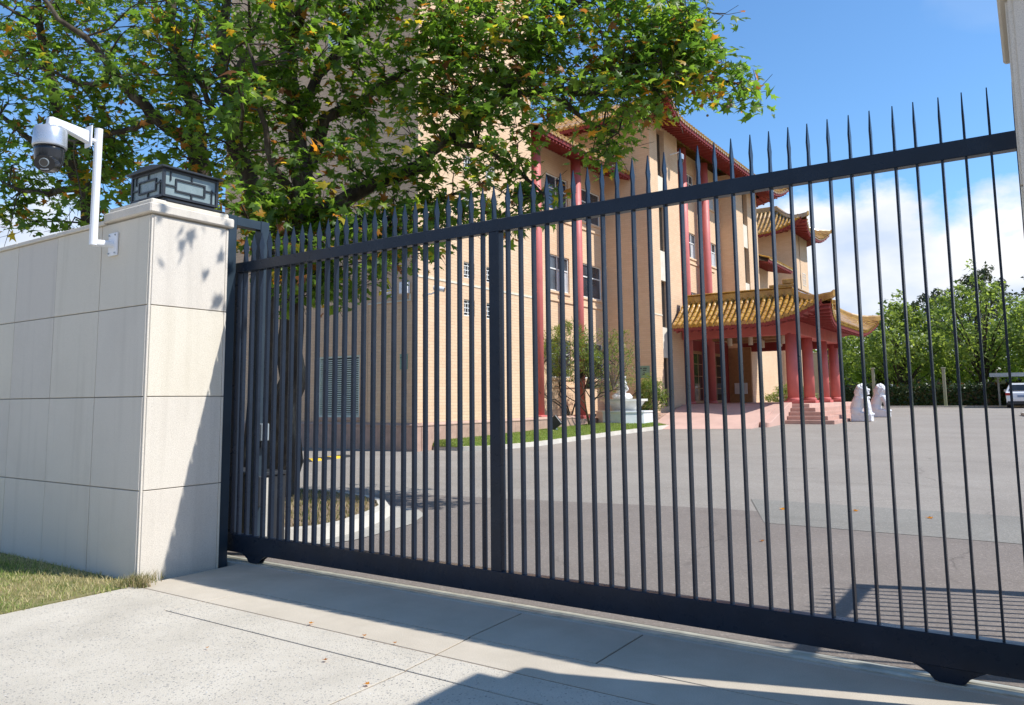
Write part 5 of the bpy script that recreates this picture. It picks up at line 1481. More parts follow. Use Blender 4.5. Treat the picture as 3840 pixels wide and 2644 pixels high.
shrub(-13.3, 29.7, .62, 1.9, .55, 4, 50, 60, "low rounded shrub tucked between the planter and the tower", 8, rb=.1)
shrub(-12.2, 47.2, .7, 1.7, 1.3, 5, 60, 40, "rounded green shrub seen through the porch beyond the ramp", 9, rb=.05, leaf=.22)

# limb nodes (x, y, z, radius) and leaf clump centres of the plane trees
LIMB_A = [[(-10.01,8.24,0.03,0.300),(-9.99,8.27,0.96,0.240),(-9.97,8.27,2.37,0.210),(-9.93,8.32,3.68,0.200),(-9.84,8.42,4.64,0.190),(-9.92,8.40,5.33,0.170),(-10.06,8.39,6.27,0.150),(-10.24,8.33,7.55,0.130),(-10.47,8.36,8.92,0.110),(-10.68,8.42,10.53,0.070)],
  [(-9.84,8.42,4.64,0.150),(-9.20,8.90,5.02,0.130),(-8.32,9.33,5.38,0.120),(-7.86,9.59,5.83,0.110),(-7.35,9.87,6.29,0.100),(-6.96,10.02,6.53,0.090),(-6.57,10.16,6.97,0.075),(-6.25,10.25,7.44,0.065),(-5.66,10.47,8.02,0.050),(-5.08,10.65,8.74,0.030)],
  [(-6.96,10.02,6.53,0.070),(-6.22,10.26,6.56,0.060),(-5.50,10.44,6.39,0.050),(-4.74,10.59,6.31,0.040),(-3.99,10.68,6.33,0.030),(-3.42,10.77,6.19,0.020),(-3.05,10.78,5.96,0.010)],
  [(-5.50,10.44,6.39,0.040),(-4.96,10.60,6.69,0.030),(-4.25,10.69,7.03,0.025),(-3.66,10.80,7.12,0.012)],
  [(-9.90,8.43,5.03,0.110),(-9.69,8.66,6.34,0.100),(-9.25,9.00,6.60,0.080),(-8.86,9.24,6.97,0.060),(-8.40,9.52,7.27,0.040),(-7.94,9.79,7.95,0.020)],
  [(-10.06,8.39,6.27,0.100),(-9.76,8.58,7.12,0.090),(-9.37,8.86,7.77,0.080),(-8.97,9.13,8.31,0.060),(-8.34,9.45,8.89,0.040)],
  [(-9.84,8.42,4.64,0.100),(-9.10,8.71,4.37,0.070),(-8.56,8.97,4.49,0.050),(-8.09,9.40,4.73,0.035),(-7.71,9.97,5.09,0.020)],
  [(-7.86,9.59,5.83,0.070),(-7.29,9.78,5.72,0.050),(-6.71,10.07,5.31,0.035),(-6.30,10.21,4.84,0.020)],
  [(-9.84,8.42,4.64,0.090),(-9.81,7.75,5.30,0.060),(-9.71,7.39,6.11,0.040),(-9.68,7.10,7.07,0.020)],
  [(-6.22,10.26,6.56,0.050),(-5.74,10.42,6.09,0.035),(-5.15,10.62,5.73,0.020)],
  [(-9.99,8.24,4.11,0.060),(-9.37,8.13,3.74,0.040),(-9.18,7.89,3.27,0.020)]]
LIMB_B = [[(-11.20,8.72,3.70,0.200),(-11.24,8.68,5.00,0.170),(-11.48,8.35,5.94,0.150),(-11.67,8.27,6.51,0.140),(-11.80,8.25,7.24,0.120),(-11.94,8.23,7.84,0.110),(-12.01,8.31,8.76,0.090),(-12.18,8.41,10.49,0.050)],
  [(-11.80,8.25,7.24,0.070),(-11.45,8.40,7.90,0.050),(-11.24,8.51,8.65,0.030)],
  [(-11.67,8.27,6.51,0.060),(-11.90,7.93,6.94,0.050),(-12.07,7.67,7.55,0.030)]]
LIMB_C = [[(-12.79,8.58,3.83,0.240),(-12.83,8.52,5.18,0.210),(-12.87,8.46,6.08,0.200),(-13.03,8.40,6.99,0.170),(-13.24,8.25,7.89,0.150),(-13.37,8.22,8.37,0.130),(-13.54,8.15,8.85,0.120),(-13.62,8.20,9.52,0.100),(-13.77,8.16,10.94,0.060)],
  [(-12.91,8.40,6.41,0.130),(-13.18,7.76,6.83,0.110),(-13.32,7.54,7.13,0.100),(-13.50,7.20,7.46,0.080),(-13.62,6.97,7.82,0.070),(-13.84,6.52,8.27,0.050),(-14.10,5.94,8.83,0.030)],
  [(-13.50,7.20,7.46,0.060),(-14.06,6.76,7.40,0.040),(-14.53,6.20,7.66,0.020)],
  [(-13.18,7.76,6.83,0.060),(-13.79,7.30,6.58,0.050),(-14.25,6.82,6.37,0.030),(-14.66,6.40,6.50,0.015)]]
LIMB_D = [[(-15.48,7.94,4.01,0.200),(-15.55,7.80,5.78,0.170),(-15.68,7.54,6.24,0.150),(-15.89,7.34,7.03,0.120),(-15.97,7.16,7.92,0.100),(-16.17,6.94,9.19,0.070),(-16.32,6.85,10.53,0.040)],
  [(-15.68,7.54,6.24,0.080),(-16.13,7.05,6.72,0.060),(-16.58,6.49,7.29,0.040)],
  [(-15.61,7.69,5.97,0.080),(-15.95,7.19,5.73,0.060),(-16.49,6.69,5.89,0.030)]]
CLUMP_A = [(-9.6,7.9,7.7),(-10.2,7.8,6.2),(-8.0,9.4,4.1),(-8.8,8.5,6.7),(-10.1,8.1,7.9),(-8.9,10.1,4.3),(-8.1,9.0,7.2),(-8.9,9.6,4.0),(-7.7,8.9,7.6),(-8.8,8.3,7.2),(-9.9,9.2,8.3),(-7.7,9.1,5.2),(-7.7,8.9,3.8),(-8.8,8.8,6.0),(-10.0,8.0,6.7),(-10.0,7.6,4.9),(-9.3,7.9,5.4),(-9.4,8.5,7.3),(-8.4,8.5,6.7),(-10.6,8.1,7.3),(-8.4,9.2,5.1),(-10.2,8.3,6.0),(-10.9,8.3,4.9),(-9.6,7.1,6.4),(-8.8,8.1,3.3),(-9.2,7.8,7.0),(-8.6,7.9,7.2),(-10.2,8.9,8.8),(-10.2,7.7,7.4),(-9.5,7.7,7.8),(-9.0,9.4,7.8),(-10.1,7.9,5.5),(-8.7,9.6,6.4),(-9.7,8.1,6.1),(-9.9,8.4,3.7),(-9.6,7.5,7.8),(-8.1,9.5,4.9),(-8.9,7.8,4.7),(-8.0,8.9,5.4),(-7.4,9.0,7.6),(-8.8,9.1,8.2),(-8.6,8.8,5.3),(-9.9,8.1,8.3),(-8.0,9.3,7.2),(-9.1,9.4,6.9),(-8.8,8.2,5.4),(-9.2,9.1,5.9),(-9.6,7.6,6.2),(-9.1,8.8,6.4),(-9.7,7.6,4.9),(-7.5,8.6,5.3),(-8.6,9.4,8.2),(-9.0,7.8,3.8),(-10.2,8.2,3.8),(-9.6,7.7,7.3),(-8.6,9.0,8.3),(-9.0,8.5,4.5),(-9.5,8.4,4.3),(-8.3,8.7,5.0),(-9.1,9.9,6.8),(-7.7,9.0,6.2),(-8.7,8.7,7.8),(-9.7,7.9,4.8),(-8.1,9.7,7.6),(-8.1,8.5,4.3),(-9.1,7.9,3.4),(-9.8,8.9,5.4),(-9.3,8.0,6.9),(-9.5,8.6,6.3),(-9.1,8.2,8.1),(-9.7,7.8,5.4),(-9.3,7.7,3.4),(-9.7,7.7,6.9),(-10.8,8.7,4.4),(-7.6,9.2,6.8),(-9.6,8.3,7.7),(-7.6,8.8,4.4),(-8.3,8.8,5.3),(-7.7,8.9,6.7),(-8.4,9.6,6.8),(-9.7,8.7,4.0),(-8.5,8.4,7.9),(-8.3,8.6,4.5),(-8.8,8.4,8.2),(-9.5,8.4,3.7),(-7.7,8.5,4.4),(-8.5,8.7,3.9),(-10.0,8.8,6.1),(-10.5,8.8,4.1),(-10.5,8.6,4.7),(-10.3,7.7,4.3),(-9.1,9.1,6.5),(-8.6,8.4,5.3),(-8.6,9.7,4.5),(-9.6,7.9,6.9),(-9.4,8.3,4.6),(-8.9,8.4,8.0),(-10.4,8.5,5.3),(-9.3,8.6,4.2),(-9.4,8.6,6.7),(-9.3,8.7,3.8),(-10.6,7.9,5.6),(-9.5,9.1,6.3),(-10.3,8.1,4.4),(-9.5,8.2,6.5),(-9.6,9.1,5.1),(-8.8,8.5,5.2),(-8.9,8.6,7.1),(-9.5,8.0,3.3),(-7.9,9.6,6.6),(-10.3,7.6,6.3),(-8.9,8.0,7.6),(-8.7,9.3,4.4),(-8.2,8.9,5.7),(-8.7,9.3,7.0),(-10.0,8.4,4.7),(-9.5,9.4,5.1),(-9.4,8.3,5.6),(-8.7,8.7,7.3),(-8.2,8.9,7.4),(-4.3,10.3,6.1),(-7.4,9.4,8.1),(-5.9,10.0,6.6),(-4.4,10.4,7.5),(-5.4,10.7,7.8),(-4.5,10.6,7.4),(-7.5,9.2,7.2),(-5.7,10.9,6.9),(-4.0,10.5,7.0),(-6.6,9.8,7.9),(-4.2,10.4,7.0),(-5.7,9.3,7.2),(-6.7,9.8,7.2),(-4.4,10.8,6.6),(-4.8,10.4,6.3),(-7.0,9.3,7.7),(-7.3,10.1,7.5),(-5.2,10.0,7.3),(-5.4,10.9,7.7),(-5.5,10.4,6.3),(-6.0,9.8,6.9),(-6.7,9.4,6.3),(-5.5,10.3,7.8),(-6.0,10.4,8.0),(-3.8,10.2,7.4),(-5.0,10.9,7.7),(-7.1,9.7,6.7),(-7.0,10.0,6.8),(-6.0,10.5,7.1),(-4.5,10.8,7.0),(-6.3,9.8,6.3),(-4.8,9.8,6.2),(-5.5,10.7,6.9),(-7.3,10.2,7.9),(-5.3,10.7,7.3),(-5.1,11.0,8.1),(-4.2,10.7,7.4),(-5.7,10.2,7.5),(-4.7,10.7,6.4),(-4.8,10.7,7.1),(-6.0,9.8,7.2),(-4.2,11.1,7.1),(-6.7,10.7,6.9),(-7.5,10.2,7.2),(-6.0,10.9,6.8),(-5.9,10.6,6.3),(-4.9,10.8,6.6),(-7.6,9.4,7.6),(-7.1,10.5,7.7),(-6.2,10.4,7.7),(-7.9,10.3,7.5),(-7.0,10.5,6.7),(-7.3,9.8,7.5),(-5.7,9.7,6.1),(-5.9,10.8,7.0),(-6.3,9.5,6.6),(-5.9,9.9,7.1),(-3.8,10.3,7.0),(-5.8,10.5,7.2),(-5.7,10.7,7.1),(-7.5,10.0,8.4),(-4.4,11.1,7.9),(-7.0,9.8,8.1),(-4.6,9.7,6.8),(-5.8,11.9,8.6),(-7.6,9.6,7.2),(-4.0,10.7,6.7),(-5.3,10.2,7.1),(-7.0,9.3,6.6),(-6.4,9.3,7.4),(-4.7,10.9,6.9),(-5.7,9.4,6.0),(-7.1,9.1,7.1),(-6.2,9.5,7.2),(-7.0,10.1,6.6),(-6.4,10.1,6.9),(-4.8,11.1,7.4),(-6.8,9.0,6.2),(-7.5,9.6,7.8),(-4.7,9.9,5.9),(-4.6,10.6,6.6),(-6.3,9.9,7.8),(-8.2,10.1,8.5),(-5.2,11.0,7.0),(-7.8,9.6,7.9),(-7.3,9.3,6.7),(-4.9,10.4,7.0),(-6.2,9.8,7.1),(-4.5,11.2,7.0),(-6.1,10.9,7.7),(-7.1,8.8,6.3),(-4.6,10.5,6.2),(-4.4,10.9,7.5),(-4.1,11.3,7.4),(-6.9,10.4,7.3),(-6.6,10.3,7.8),(-5.7,11.2,8.4),(-4.9,10.9,7.9),(-4.7,10.7,7.0),(-5.0,11.1,7.6),(-6.5,9.4,6.8),(-5.2,10.5,6.2),(-4.9,10.8,6.8),(-7.3,10.2,7.2),(-5.8,9.6,7.6),(-7.2,8.9,6.7),(-5.5,11.2,7.1),(-5.9,10.7,6.5),(-6.5,10.3,8.2),(-5.0,10.4,7.6),(-7.1,9.8,5.2),(-6.3,9.7,5.6),(-7.0,9.8,6.4),(-6.4,9.6,5.1),(-6.4,10.8,6.4),(-6.9,9.1,5.7),(-7.9,9.8,4.7),(-7.1,9.4,4.3),(-6.2,10.1,5.9),(-6.5,9.1,5.4),(-6.7,8.8,4.7),(-7.8,10.1,5.8),(-7.1,8.9,5.9),(-7.5,9.3,4.3),(-6.8,10.2,6.4),(-8.1,9.9,5.8),(-7.0,9.9,4.8),(-7.4,9.4,5.2),(-7.6,9.4,5.9),(-7.6,9.3,6.6),(-7.6,10.2,4.8),(-6.7,9.4,5.3),(-6.8,9.2,5.9),(-6.5,9.6,5.9),(-7.7,9.5,4.9),(-6.8,9.2,6.2),(-4.0,10.6,6.2),(-4.3,10.0,6.5),(-4.7,10.9,6.8),(-3.9,9.9,6.1),(-5.2,10.6,7.1),(-4.8,10.8,7.1),(-4.7,10.7,6.3),(-5.0,9.5,6.1),(-4.7,10.8,6.5),(-5.1,10.7,6.5),(-4.6,11.2,6.6),(-5.3,11.1,6.4),(-4.4,10.3,5.9),(-5.3,10.8,6.1),(-5.3,11.0,6.9),(-4.9,10.8,6.6),(-4.0,10.9,6.5),(-4.1,10.0,5.8),(-5.3,11.8,6.5),(-4.4,10.9,7.0),(-3.9,10.7,6.7),(-5.0,9.9,6.0),(-5.1,10.9,7.2),(-3.9,10.1,6.4),(-4.4,10.4,6.8),(-4.3,10.9,6.8),(-9.3,8.7,3.3),(-8.5,9.2,4.0),(-9.4,8.3,4.2),(-8.6,8.8,3.5),(-8.9,8.3,4.4),(-9.9,7.5,3.9),(-8.2,9.5,4.6),(-8.0,7.9,4.2),(-9.1,8.6,4.2),(-9.6,8.5,3.6),(-9.7,7.9,3.3),(-7.6,8.8,3.9),(-9.2,8.3,4.6),(-9.3,7.8,4.1),(-8.3,8.8,4.3),(-8.5,8.6,4.2),(-8.5,7.8,3.8),(-9.4,8.2,4.4),(-9.9,7.8,4.3),(-8.0,8.3,3.7),(-8.9,8.0,3.7),(-7.9,8.7,4.1),(-9.1,8.4,3.7),(-8.4,8.9,3.6),(-10.2,7.9,4.7),(-8.8,7.6,3.3),(-9.5,8.6,4.4),(-9.1,7.1,3.9),(-10.1,7.8,3.7),(-9.3,7.5,3.5),(-8.6,8.6,3.9),(-9.6,7.8,4.6),(-8.6,8.4,3.5),(-8.2,8.7,4.1),(-7.6,9.4,7.4),(-7.8,9.2,6.3),(-7.5,10.4,7.9),(-7.4,8.8,6.8),(-7.9,9.3,7.4),(-6.0,10.2,7.4),(-7.2,9.4,7.4),(-6.6,10.7,7.1),(-7.9,9.9,7.0),(-6.9,9.4,6.1),(-6.2,10.3,8.0),(-6.0,10.7,7.7),(-7.1,10.7,8.5),(-8.1,9.8,8.3),(-6.7,10.6,8.2),(-6.0,9.9,7.2),(-5.9,10.1,7.9),(-6.7,9.9,6.6),(-7.2,9.4,7.7),(-7.8,9.2,7.6),(-8.0,9.7,6.5),(-7.1,9.4,6.5),(-7.5,9.9,8.3),(-7.7,9.8,6.0),(-6.8,9.3,7.6),(-6.3,10.0,6.5),(-7.3,9.6,6.8),(-6.4,9.1,7.1),(-7.6,9.5,7.1),(-7.8,9.0,6.5),(-6.3,10.1,4.8),(-6.7,9.5,4.4),(-6.6,9.6,4.2),(-6.5,9.8,4.6),(-6.5,9.8,4.4),(-6.6,10.5,4.7),(-6.6,10.0,5.0),(-6.2,10.3,4.8),(-7.1,10.1,4.3),(-5.5,10.9,5.4),(-4.7,10.6,5.9),(-5.2,10.9,5.7),(-5.6,10.7,5.9),(-5.8,10.8,5.5),(-5.0,10.5,5.8),(-5.3,10.6,5.5),(-5.3,10.2,5.5),(-4.0,10.1,6.8),(-3.8,10.9,7.0),(-4.0,11.4,7.0),(-4.1,10.8,6.7),(-3.8,10.7,6.6),(-4.2,11.1,7.3),(-4.3,10.6,6.9),(-3.8,10.4,6.6),(-3.9,11.0,7.4),(-3.4,10.3,6.9),(-4.1,10.9,7.3),(-4.1,11.1,7.1),(-3.1,10.6,6.1),(-3.2,10.1,5.9),(-3.1,10.7,5.9),(-3.6,10.6,6.3),(-3.7,10.7,6.2),(-4.1,11.8,6.5),(-3.6,11.1,6.1),(-3.3,10.3,6.3),(-3.3,10.2,6.1),(-4.0,11.1,6.3)]
CLUMP_A_TOP = [(-9.1,8.7,9.6),(-8.5,9.5,10.2),(-9.4,8.2,9.6),(-8.4,8.2,8.9),(-8.4,9.3,8.9),(-4.6,10.4,9.7),(-9.7,8.8,10.1),(-5.4,11.5,10.4),(-8.9,9.7,10.3),(-5.0,10.7,10.3),(-8.2,10.0,10.8),(-6.5,10.8,9.0),(-10.1,7.8,10.1),(-6.9,10.5,10.9),(-6.8,10.2,10.1),(-9.0,8.7,9.6),(-9.3,9.2,9.0),(-9.7,7.7,8.6),(-9.2,8.1,9.4),(-10.4,8.9,11.5),(-10.4,8.6,9.5),(-8.2,9.4,8.8),(-7.5,10.4,10.6),(-9.4,9.6,9.6),(-7.1,10.7,11.2),(-9.4,8.2,9.8),(-4.9,10.7,8.1),(-6.2,10.9,9.6),(-9.8,8.7,9.6),(-8.9,9.3,9.0),(-7.6,10.1,8.9),(-6.1,10.5,9.2),(-9.5,8.7,11.1),(-5.1,10.4,9.2),(-7.3,9.4,9.3),(-10.0,8.3,9.4),(-8.3,9.6,9.4),(-7.8,10.3,10.2),(-4.7,10.8,10.0),(-9.9,8.3,9.7),(-10.1,7.9,8.6),(-5.7,9.9,9.5),(-5.4,10.9,9.7),(-6.8,10.5,9.7),(-7.7,10.2,9.9),(-6.9,10.9,9.8),(-7.8,9.2,10.4),(-8.3,9.7,10.3),(-7.1,9.6,9.9),(-6.3,10.8,9.5),(-7.7,9.7,9.4),(-9.4,8.6,10.7),(-5.5,10.7,8.5),(-5.3,10.3,9.2),(-6.7,10.3,10.2),(-7.6,10.7,11.5),(-5.6,10.9,10.2),(-9.6,8.8,10.7),(-8.8,10.2,10.6),(-5.9,11.5,9.9),(-8.7,9.3,9.0),(-8.5,9.5,9.7),(-9.2,9.0,10.0),(-5.5,10.9,8.7),(-5.5,11.1,10.2),(-7.4,10.8,10.1),(-10.2,9.4,9.6),(-6.5,10.7,10.2),(-5.6,11.1,8.5),(-9.2,9.4,11.2),(-8.5,9.3,8.8),(-10.3,7.8,10.3),(-9.9,8.2,9.5),(-10.5,9.0,9.4),(-5.6,11.2,9.1),(-8.2,10.2,9.0),(-6.5,10.2,9.2),(-9.8,8.3,9.9),(-5.7,10.6,9.9),(-9.2,8.6,9.7),(-5.3,11.4,9.2),(-6.7,9.7,10.0),(-6.2,10.6,9.0),(-10.8,8.1,9.8),(-4.1,9.4,8.2),(-8.5,9.3,9.8),(-9.4,8.3,10.2),(-6.0,11.1,9.6),(-10.7,8.4,9.9),(-10.1,8.1,10.1),(-8.8,8.3,8.7),(-10.5,8.1,9.9),(-9.5,9.2,11.4),(-4.9,10.8,9.4),(-4.3,10.4,8.3),(-7.0,9.8,9.9),(-4.7,11.0,8.7),(-10.7,7.8,10.2),(-6.0,10.8,10.8),(-9.3,8.6,9.0),(-7.1,10.7,10.8),(-9.5,9.4,9.1),(-4.8,10.3,9.5),(-5.9,10.3,9.5),(-6.0,9.9,8.1),(-4.6,10.5,8.2),(-8.2,8.9,9.1),(-5.9,11.0,10.4),(-9.6,9.1,9.0),(-9.6,8.7,9.6)]
CLUMP_LEFT = [(-13.1,8.5,7.7),(-12.2,7.0,6.5),(-14.7,7.4,6.3),(-12.4,8.4,7.2),(-10.8,7.4,7.3),(-15.6,7.3,6.6),(-15.6,6.7,5.0),(-17.3,7.1,6.6),(-15.8,8.1,9.2),(-14.9,8.1,7.1),(-11.5,8.6,9.1),(-14.6,7.9,6.4),(-14.1,8.5,8.1),(-14.5,7.6,9.4),(-16.1,6.3,8.4),(-14.6,7.0,6.8),(-11.4,8.6,8.5),(-13.5,8.6,6.4),(-13.5,7.2,5.5),(-11.3,8.4,6.0),(-15.3,8.3,6.8),(-16.4,6.3,7.8),(-16.8,7.0,8.2),(-14.5,7.6,8.6),(-12.1,8.5,5.2),(-12.0,7.8,7.6),(-10.8,8.3,6.9),(-14.6,8.2,7.7),(-13.3,8.0,6.2),(-15.9,7.8,6.3),(-16.5,6.6,8.1),(-17.0,6.6,7.1),(-15.8,7.0,9.3),(-17.0,7.7,7.4),(-15.1,6.4,5.9),(-13.8,7.0,6.7),(-12.0,8.7,6.5),(-17.5,6.9,6.4),(-16.7,7.1,5.6),(-14.1,7.1,7.6),(-12.0,8.3,6.4),(-13.7,7.7,8.4),(-15.1,6.9,8.4),(-12.4,8.3,5.8),(-14.4,7.0,8.0),(-10.0,7.4,7.3),(-10.7,8.1,5.0),(-12.0,8.8,7.8),(-14.0,6.2,7.6),(-13.0,7.7,6.6),(-14.7,7.2,5.0),(-15.9,7.5,8.5),(-18.0,7.2,9.7),(-10.9,7.2,6.0),(-11.1,7.8,6.3),(-14.2,7.7,7.1),(-14.6,7.2,7.3),(-15.3,7.0,5.7),(-12.8,8.7,9.3),(-15.4,7.2,8.9),(-16.6,6.7,7.9),(-14.1,8.0,6.3),(-16.5,8.1,5.9),(-16.2,6.6,5.0),(-15.9,6.8,9.3),(-12.0,8.3,8.4),(-13.9,7.0,5.0),(-15.7,7.4,9.5),(-15.0,7.2,7.2),(-16.3,6.9,6.7),(-13.7,7.5,7.9),(-12.7,7.9,8.6),(-15.0,6.6,6.2),(-15.1,7.1,7.2),(-17.1,6.6,7.5),(-12.9,8.6,9.0),(-12.3,6.7,7.1),(-10.5,7.5,7.8),(-15.4,7.2,8.5),(-12.4,8.9,6.2),(-13.5,7.0,7.6),(-12.1,7.9,6.1),(-11.8,7.4,6.7),(-9.7,7.4,6.2),(-17.1,6.7,9.9),(-10.5,7.8,6.5),(-13.7,7.8,7.7),(-16.8,7.0,9.3),(-13.3,7.7,9.3),(-10.3,8.0,7.1),(-17.4,7.7,6.7),(-15.0,7.1,5.1),(-15.9,7.0,7.3),(-15.7,8.1,8.0),(-12.7,8.4,9.1),(-14.0,7.0,6.3),(-16.3,7.5,5.6),(-13.4,7.9,7.1),(-11.1,7.7,6.5),(-17.5,6.8,9.7),(-11.4,8.1,6.7),(-12.4,9.0,8.6),(-14.6,7.8,6.2),(-12.6,6.3,7.3),(-17.6,7.1,6.1),(-12.8,8.1,8.6),(-11.8,8.2,7.7),(-10.6,8.0,7.0),(-14.3,6.9,6.0),(-16.7,7.4,6.2),(-13.2,7.8,8.7),(-12.9,8.2,9.3),(-15.2,6.6,8.0),(-14.4,8.1,8.3),(-16.8,6.5,6.4),(-15.0,6.7,6.3),(-13.0,8.9,6.5),(-12.7,7.0,8.3),(-11.6,8.6,7.3),(-12.1,7.0,7.3),(-10.4,8.0,4.7),(-15.5,6.8,5.1),(-14.5,7.6,9.2),(-12.3,8.6,5.9),(-12.4,7.6,6.9),(-14.7,6.7,8.8),(-15.7,8.2,7.2),(-14.0,9.0,8.9),(-15.6,7.4,9.3),(-14.4,7.5,5.8),(-10.1,7.8,5.0),(-10.9,8.4,8.3),(-16.1,7.0,9.7),(-17.1,7.1,9.7),(-12.7,7.1,8.7),(-14.5,9.4,8.6),(-12.6,8.6,5.5),(-15.5,6.4,9.3),(-14.7,7.5,9.0),(-15.7,6.4,8.3),(-12.2,8.2,7.5),(-16.6,7.1,7.2),(-17.0,7.0,8.0),(-16.0,6.3,6.5),(-17.4,6.6,8.8),(-15.6,8.1,8.8),(-17.6,7.0,6.7),(-14.5,7.0,7.6),(-11.3,8.7,6.1),(-14.1,8.0,6.9),(-12.6,7.5,6.1),(-15.9,6.6,7.1),(-16.8,7.0,5.2),(-16.0,6.8,7.5),(-13.3,8.7,6.2),(-16.7,7.0,6.0),(-13.4,9.4,6.0),(-8.9,6.3,5.9),(-15.5,8.1,5.9),(-18.4,7.3,6.1),(-14.1,7.3,6.9),(-12.4,8.6,7.4),(-12.0,7.6,7.0),(-15.9,7.1,9.7),(-11.5,7.7,7.4),(-15.9,6.2,8.7),(-12.8,7.7,8.2),(-13.1,7.9,8.0),(-14.3,7.7,9.5),(-13.2,7.6,8.1),(-17.1,6.7,8.3),(-16.5,7.3,5.8),(-12.2,8.0,6.7),(-15.8,7.9,9.8),(-10.9,8.2,7.4),(-14.9,7.2,6.7),(-14.7,6.8,9.3),(-15.5,8.1,6.8),(-15.7,6.9,9.0),(-11.7,8.5,6.8),(-13.2,8.8,8.9),(-17.2,8.2,6.0),(-15.0,8.0,6.5),(-13.0,8.0,8.2),(-15.0,7.1,5.9),(-14.3,7.2,8.4),(-16.3,8.2,10.3),(-11.5,8.0,8.7),(-12.6,7.9,6.7),(-11.3,8.2,5.7),(-14.7,7.7,5.4),(-12.1,7.4,8.7),(-15.3,7.2,7.0),(-13.9,8.1,8.7),(-12.3,6.9,7.9),(-15.4,6.6,8.6),(-16.6,6.7,5.4),(-12.5,9.5,7.1),(-14.6,7.5,6.2),(-17.5,7.3,8.9),(-15.0,7.0,6.6),(-15.0,7.7,5.6),(-11.3,8.6,6.3),(-14.0,7.6,7.5),(-12.5,7.8,6.2),(-17.4,6.8,8.6),(-13.1,7.9,7.4),(-14.0,6.3,7.2),(-14.6,7.2,8.9),(-9.3,6.8,4.4),(-10.4,6.7,7.7),(-10.6,7.5,7.9),(-14.3,7.2,5.9),(-12.6,8.2,6.6),(-10.7,7.5,7.5),(-12.3,7.3,8.4),(-11.2,8.1,6.9),(-11.9,7.4,7.4),(-14.5,8.3,9.4),(-16.3,6.7,6.1),(-14.6,7.3,7.2),(-14.3,7.9,6.1),(-13.0,7.1,7.2),(-14.6,6.8,7.2),(-16.0,7.5,6.5),(-10.1,7.0,4.7),(-12.8,8.6,9.5),(-16.7,7.0,5.4),(-14.9,6.8,7.6),(-16.8,6.9,9.1)]
CLUMP_LEFT_TOP = [(-11.8,7.9,9.5),(-13.4,8.2,10.1),(-17.1,7.5,13.4),(-19.6,5.3,13.0),(-14.7,7.3,11.0),(-15.9,7.1,11.0),(-16.0,7.1,11.5),(-15.8,7.7,12.3),(-14.1,6.6,9.9),(-14.4,7.6,10.9),(-16.2,7.0,12.1),(-14.7,7.8,11.0),(-18.6,5.3,11.8),(-19.9,5.7,10.9),(-16.9,5.7,11.5),(-19.6,5.8,11.2),(-17.5,5.7,11.8),(-15.6,7.4,11.9),(-14.7,7.3,11.2),(-15.9,7.2,11.9),(-17.0,5.9,12.4),(-16.0,6.3,11.8),(-13.5,8.6,11.9),(-17.7,6.8,13.0),(-13.5,6.9,9.7),(-17.6,5.2,10.1),(-16.5,5.6,11.9),(-12.3,7.8,10.4),(-11.6,7.6,9.1),(-18.7,5.9,10.8),(-10.9,7.3,8.9),(-15.0,6.9,11.6),(-16.2,5.5,10.6),(-15.7,7.4,10.9),(-14.5,8.1,10.5),(-16.1,5.9,11.0),(-17.2,6.7,10.7),(-18.3,6.9,11.2),(-13.3,8.1,11.6),(-19.4,6.1,12.3),(-15.5,7.0,11.1),(-11.6,8.4,9.3),(-18.3,6.2,11.9),(-15.8,6.9,11.9),(-17.1,6.7,11.0),(-13.3,7.7,11.2),(-16.1,6.0,11.4),(-16.6,5.9,11.2),(-12.2,7.8,9.7),(-15.5,6.8,12.1),(-12.1,8.2,10.6),(-18.9,6.4,12.2),(-13.6,7.7,11.2),(-8.2,5.8,8.3),(-18.1,5.2,11.0),(-13.5,7.5,10.6),(-18.7,6.4,13.0),(-11.9,8.5,10.8),(-15.7,6.8,12.4),(-12.7,7.6,10.8),(-10.3,7.4,8.7),(-12.3,7.9,11.1),(-15.9,6.8,10.2),(-13.4,6.8,9.5),(-12.8,7.0,10.7),(-15.7,6.3,10.1),(-13.5,7.6,11.1),(-15.5,8.0,10.4),(-16.3,4.8,9.2),(-17.6,5.3,11.2)]

# ================================================================== PLANE TREES
# leaf: five pointed lobes, folded a little along the midrib
half = [(0, 0), (.14, -.05), (.44, .02), (.24, .20), (.50, .46), (.20, .42), (.10, .60)]
out_ = [(0, -.02)] + half[1:] + [(0, .98)] + [(-x_, y_) for x_, y_ in half[:0:-1]]
leaf_v = np.array([(0, .24, .05)] + [(x_, y_, -.16 * abs(x_) - .10 * max(0, y_ - .5)) for x_, y_ in out_], float)
m_ = len(out_)
leaf_f = np.array([[0, 1 + i, 1 + (i + 1) % m_] for i in range(m_)])
leaf_v[:, 1] -= .05
leaf_v[:, 2] *= 1.3

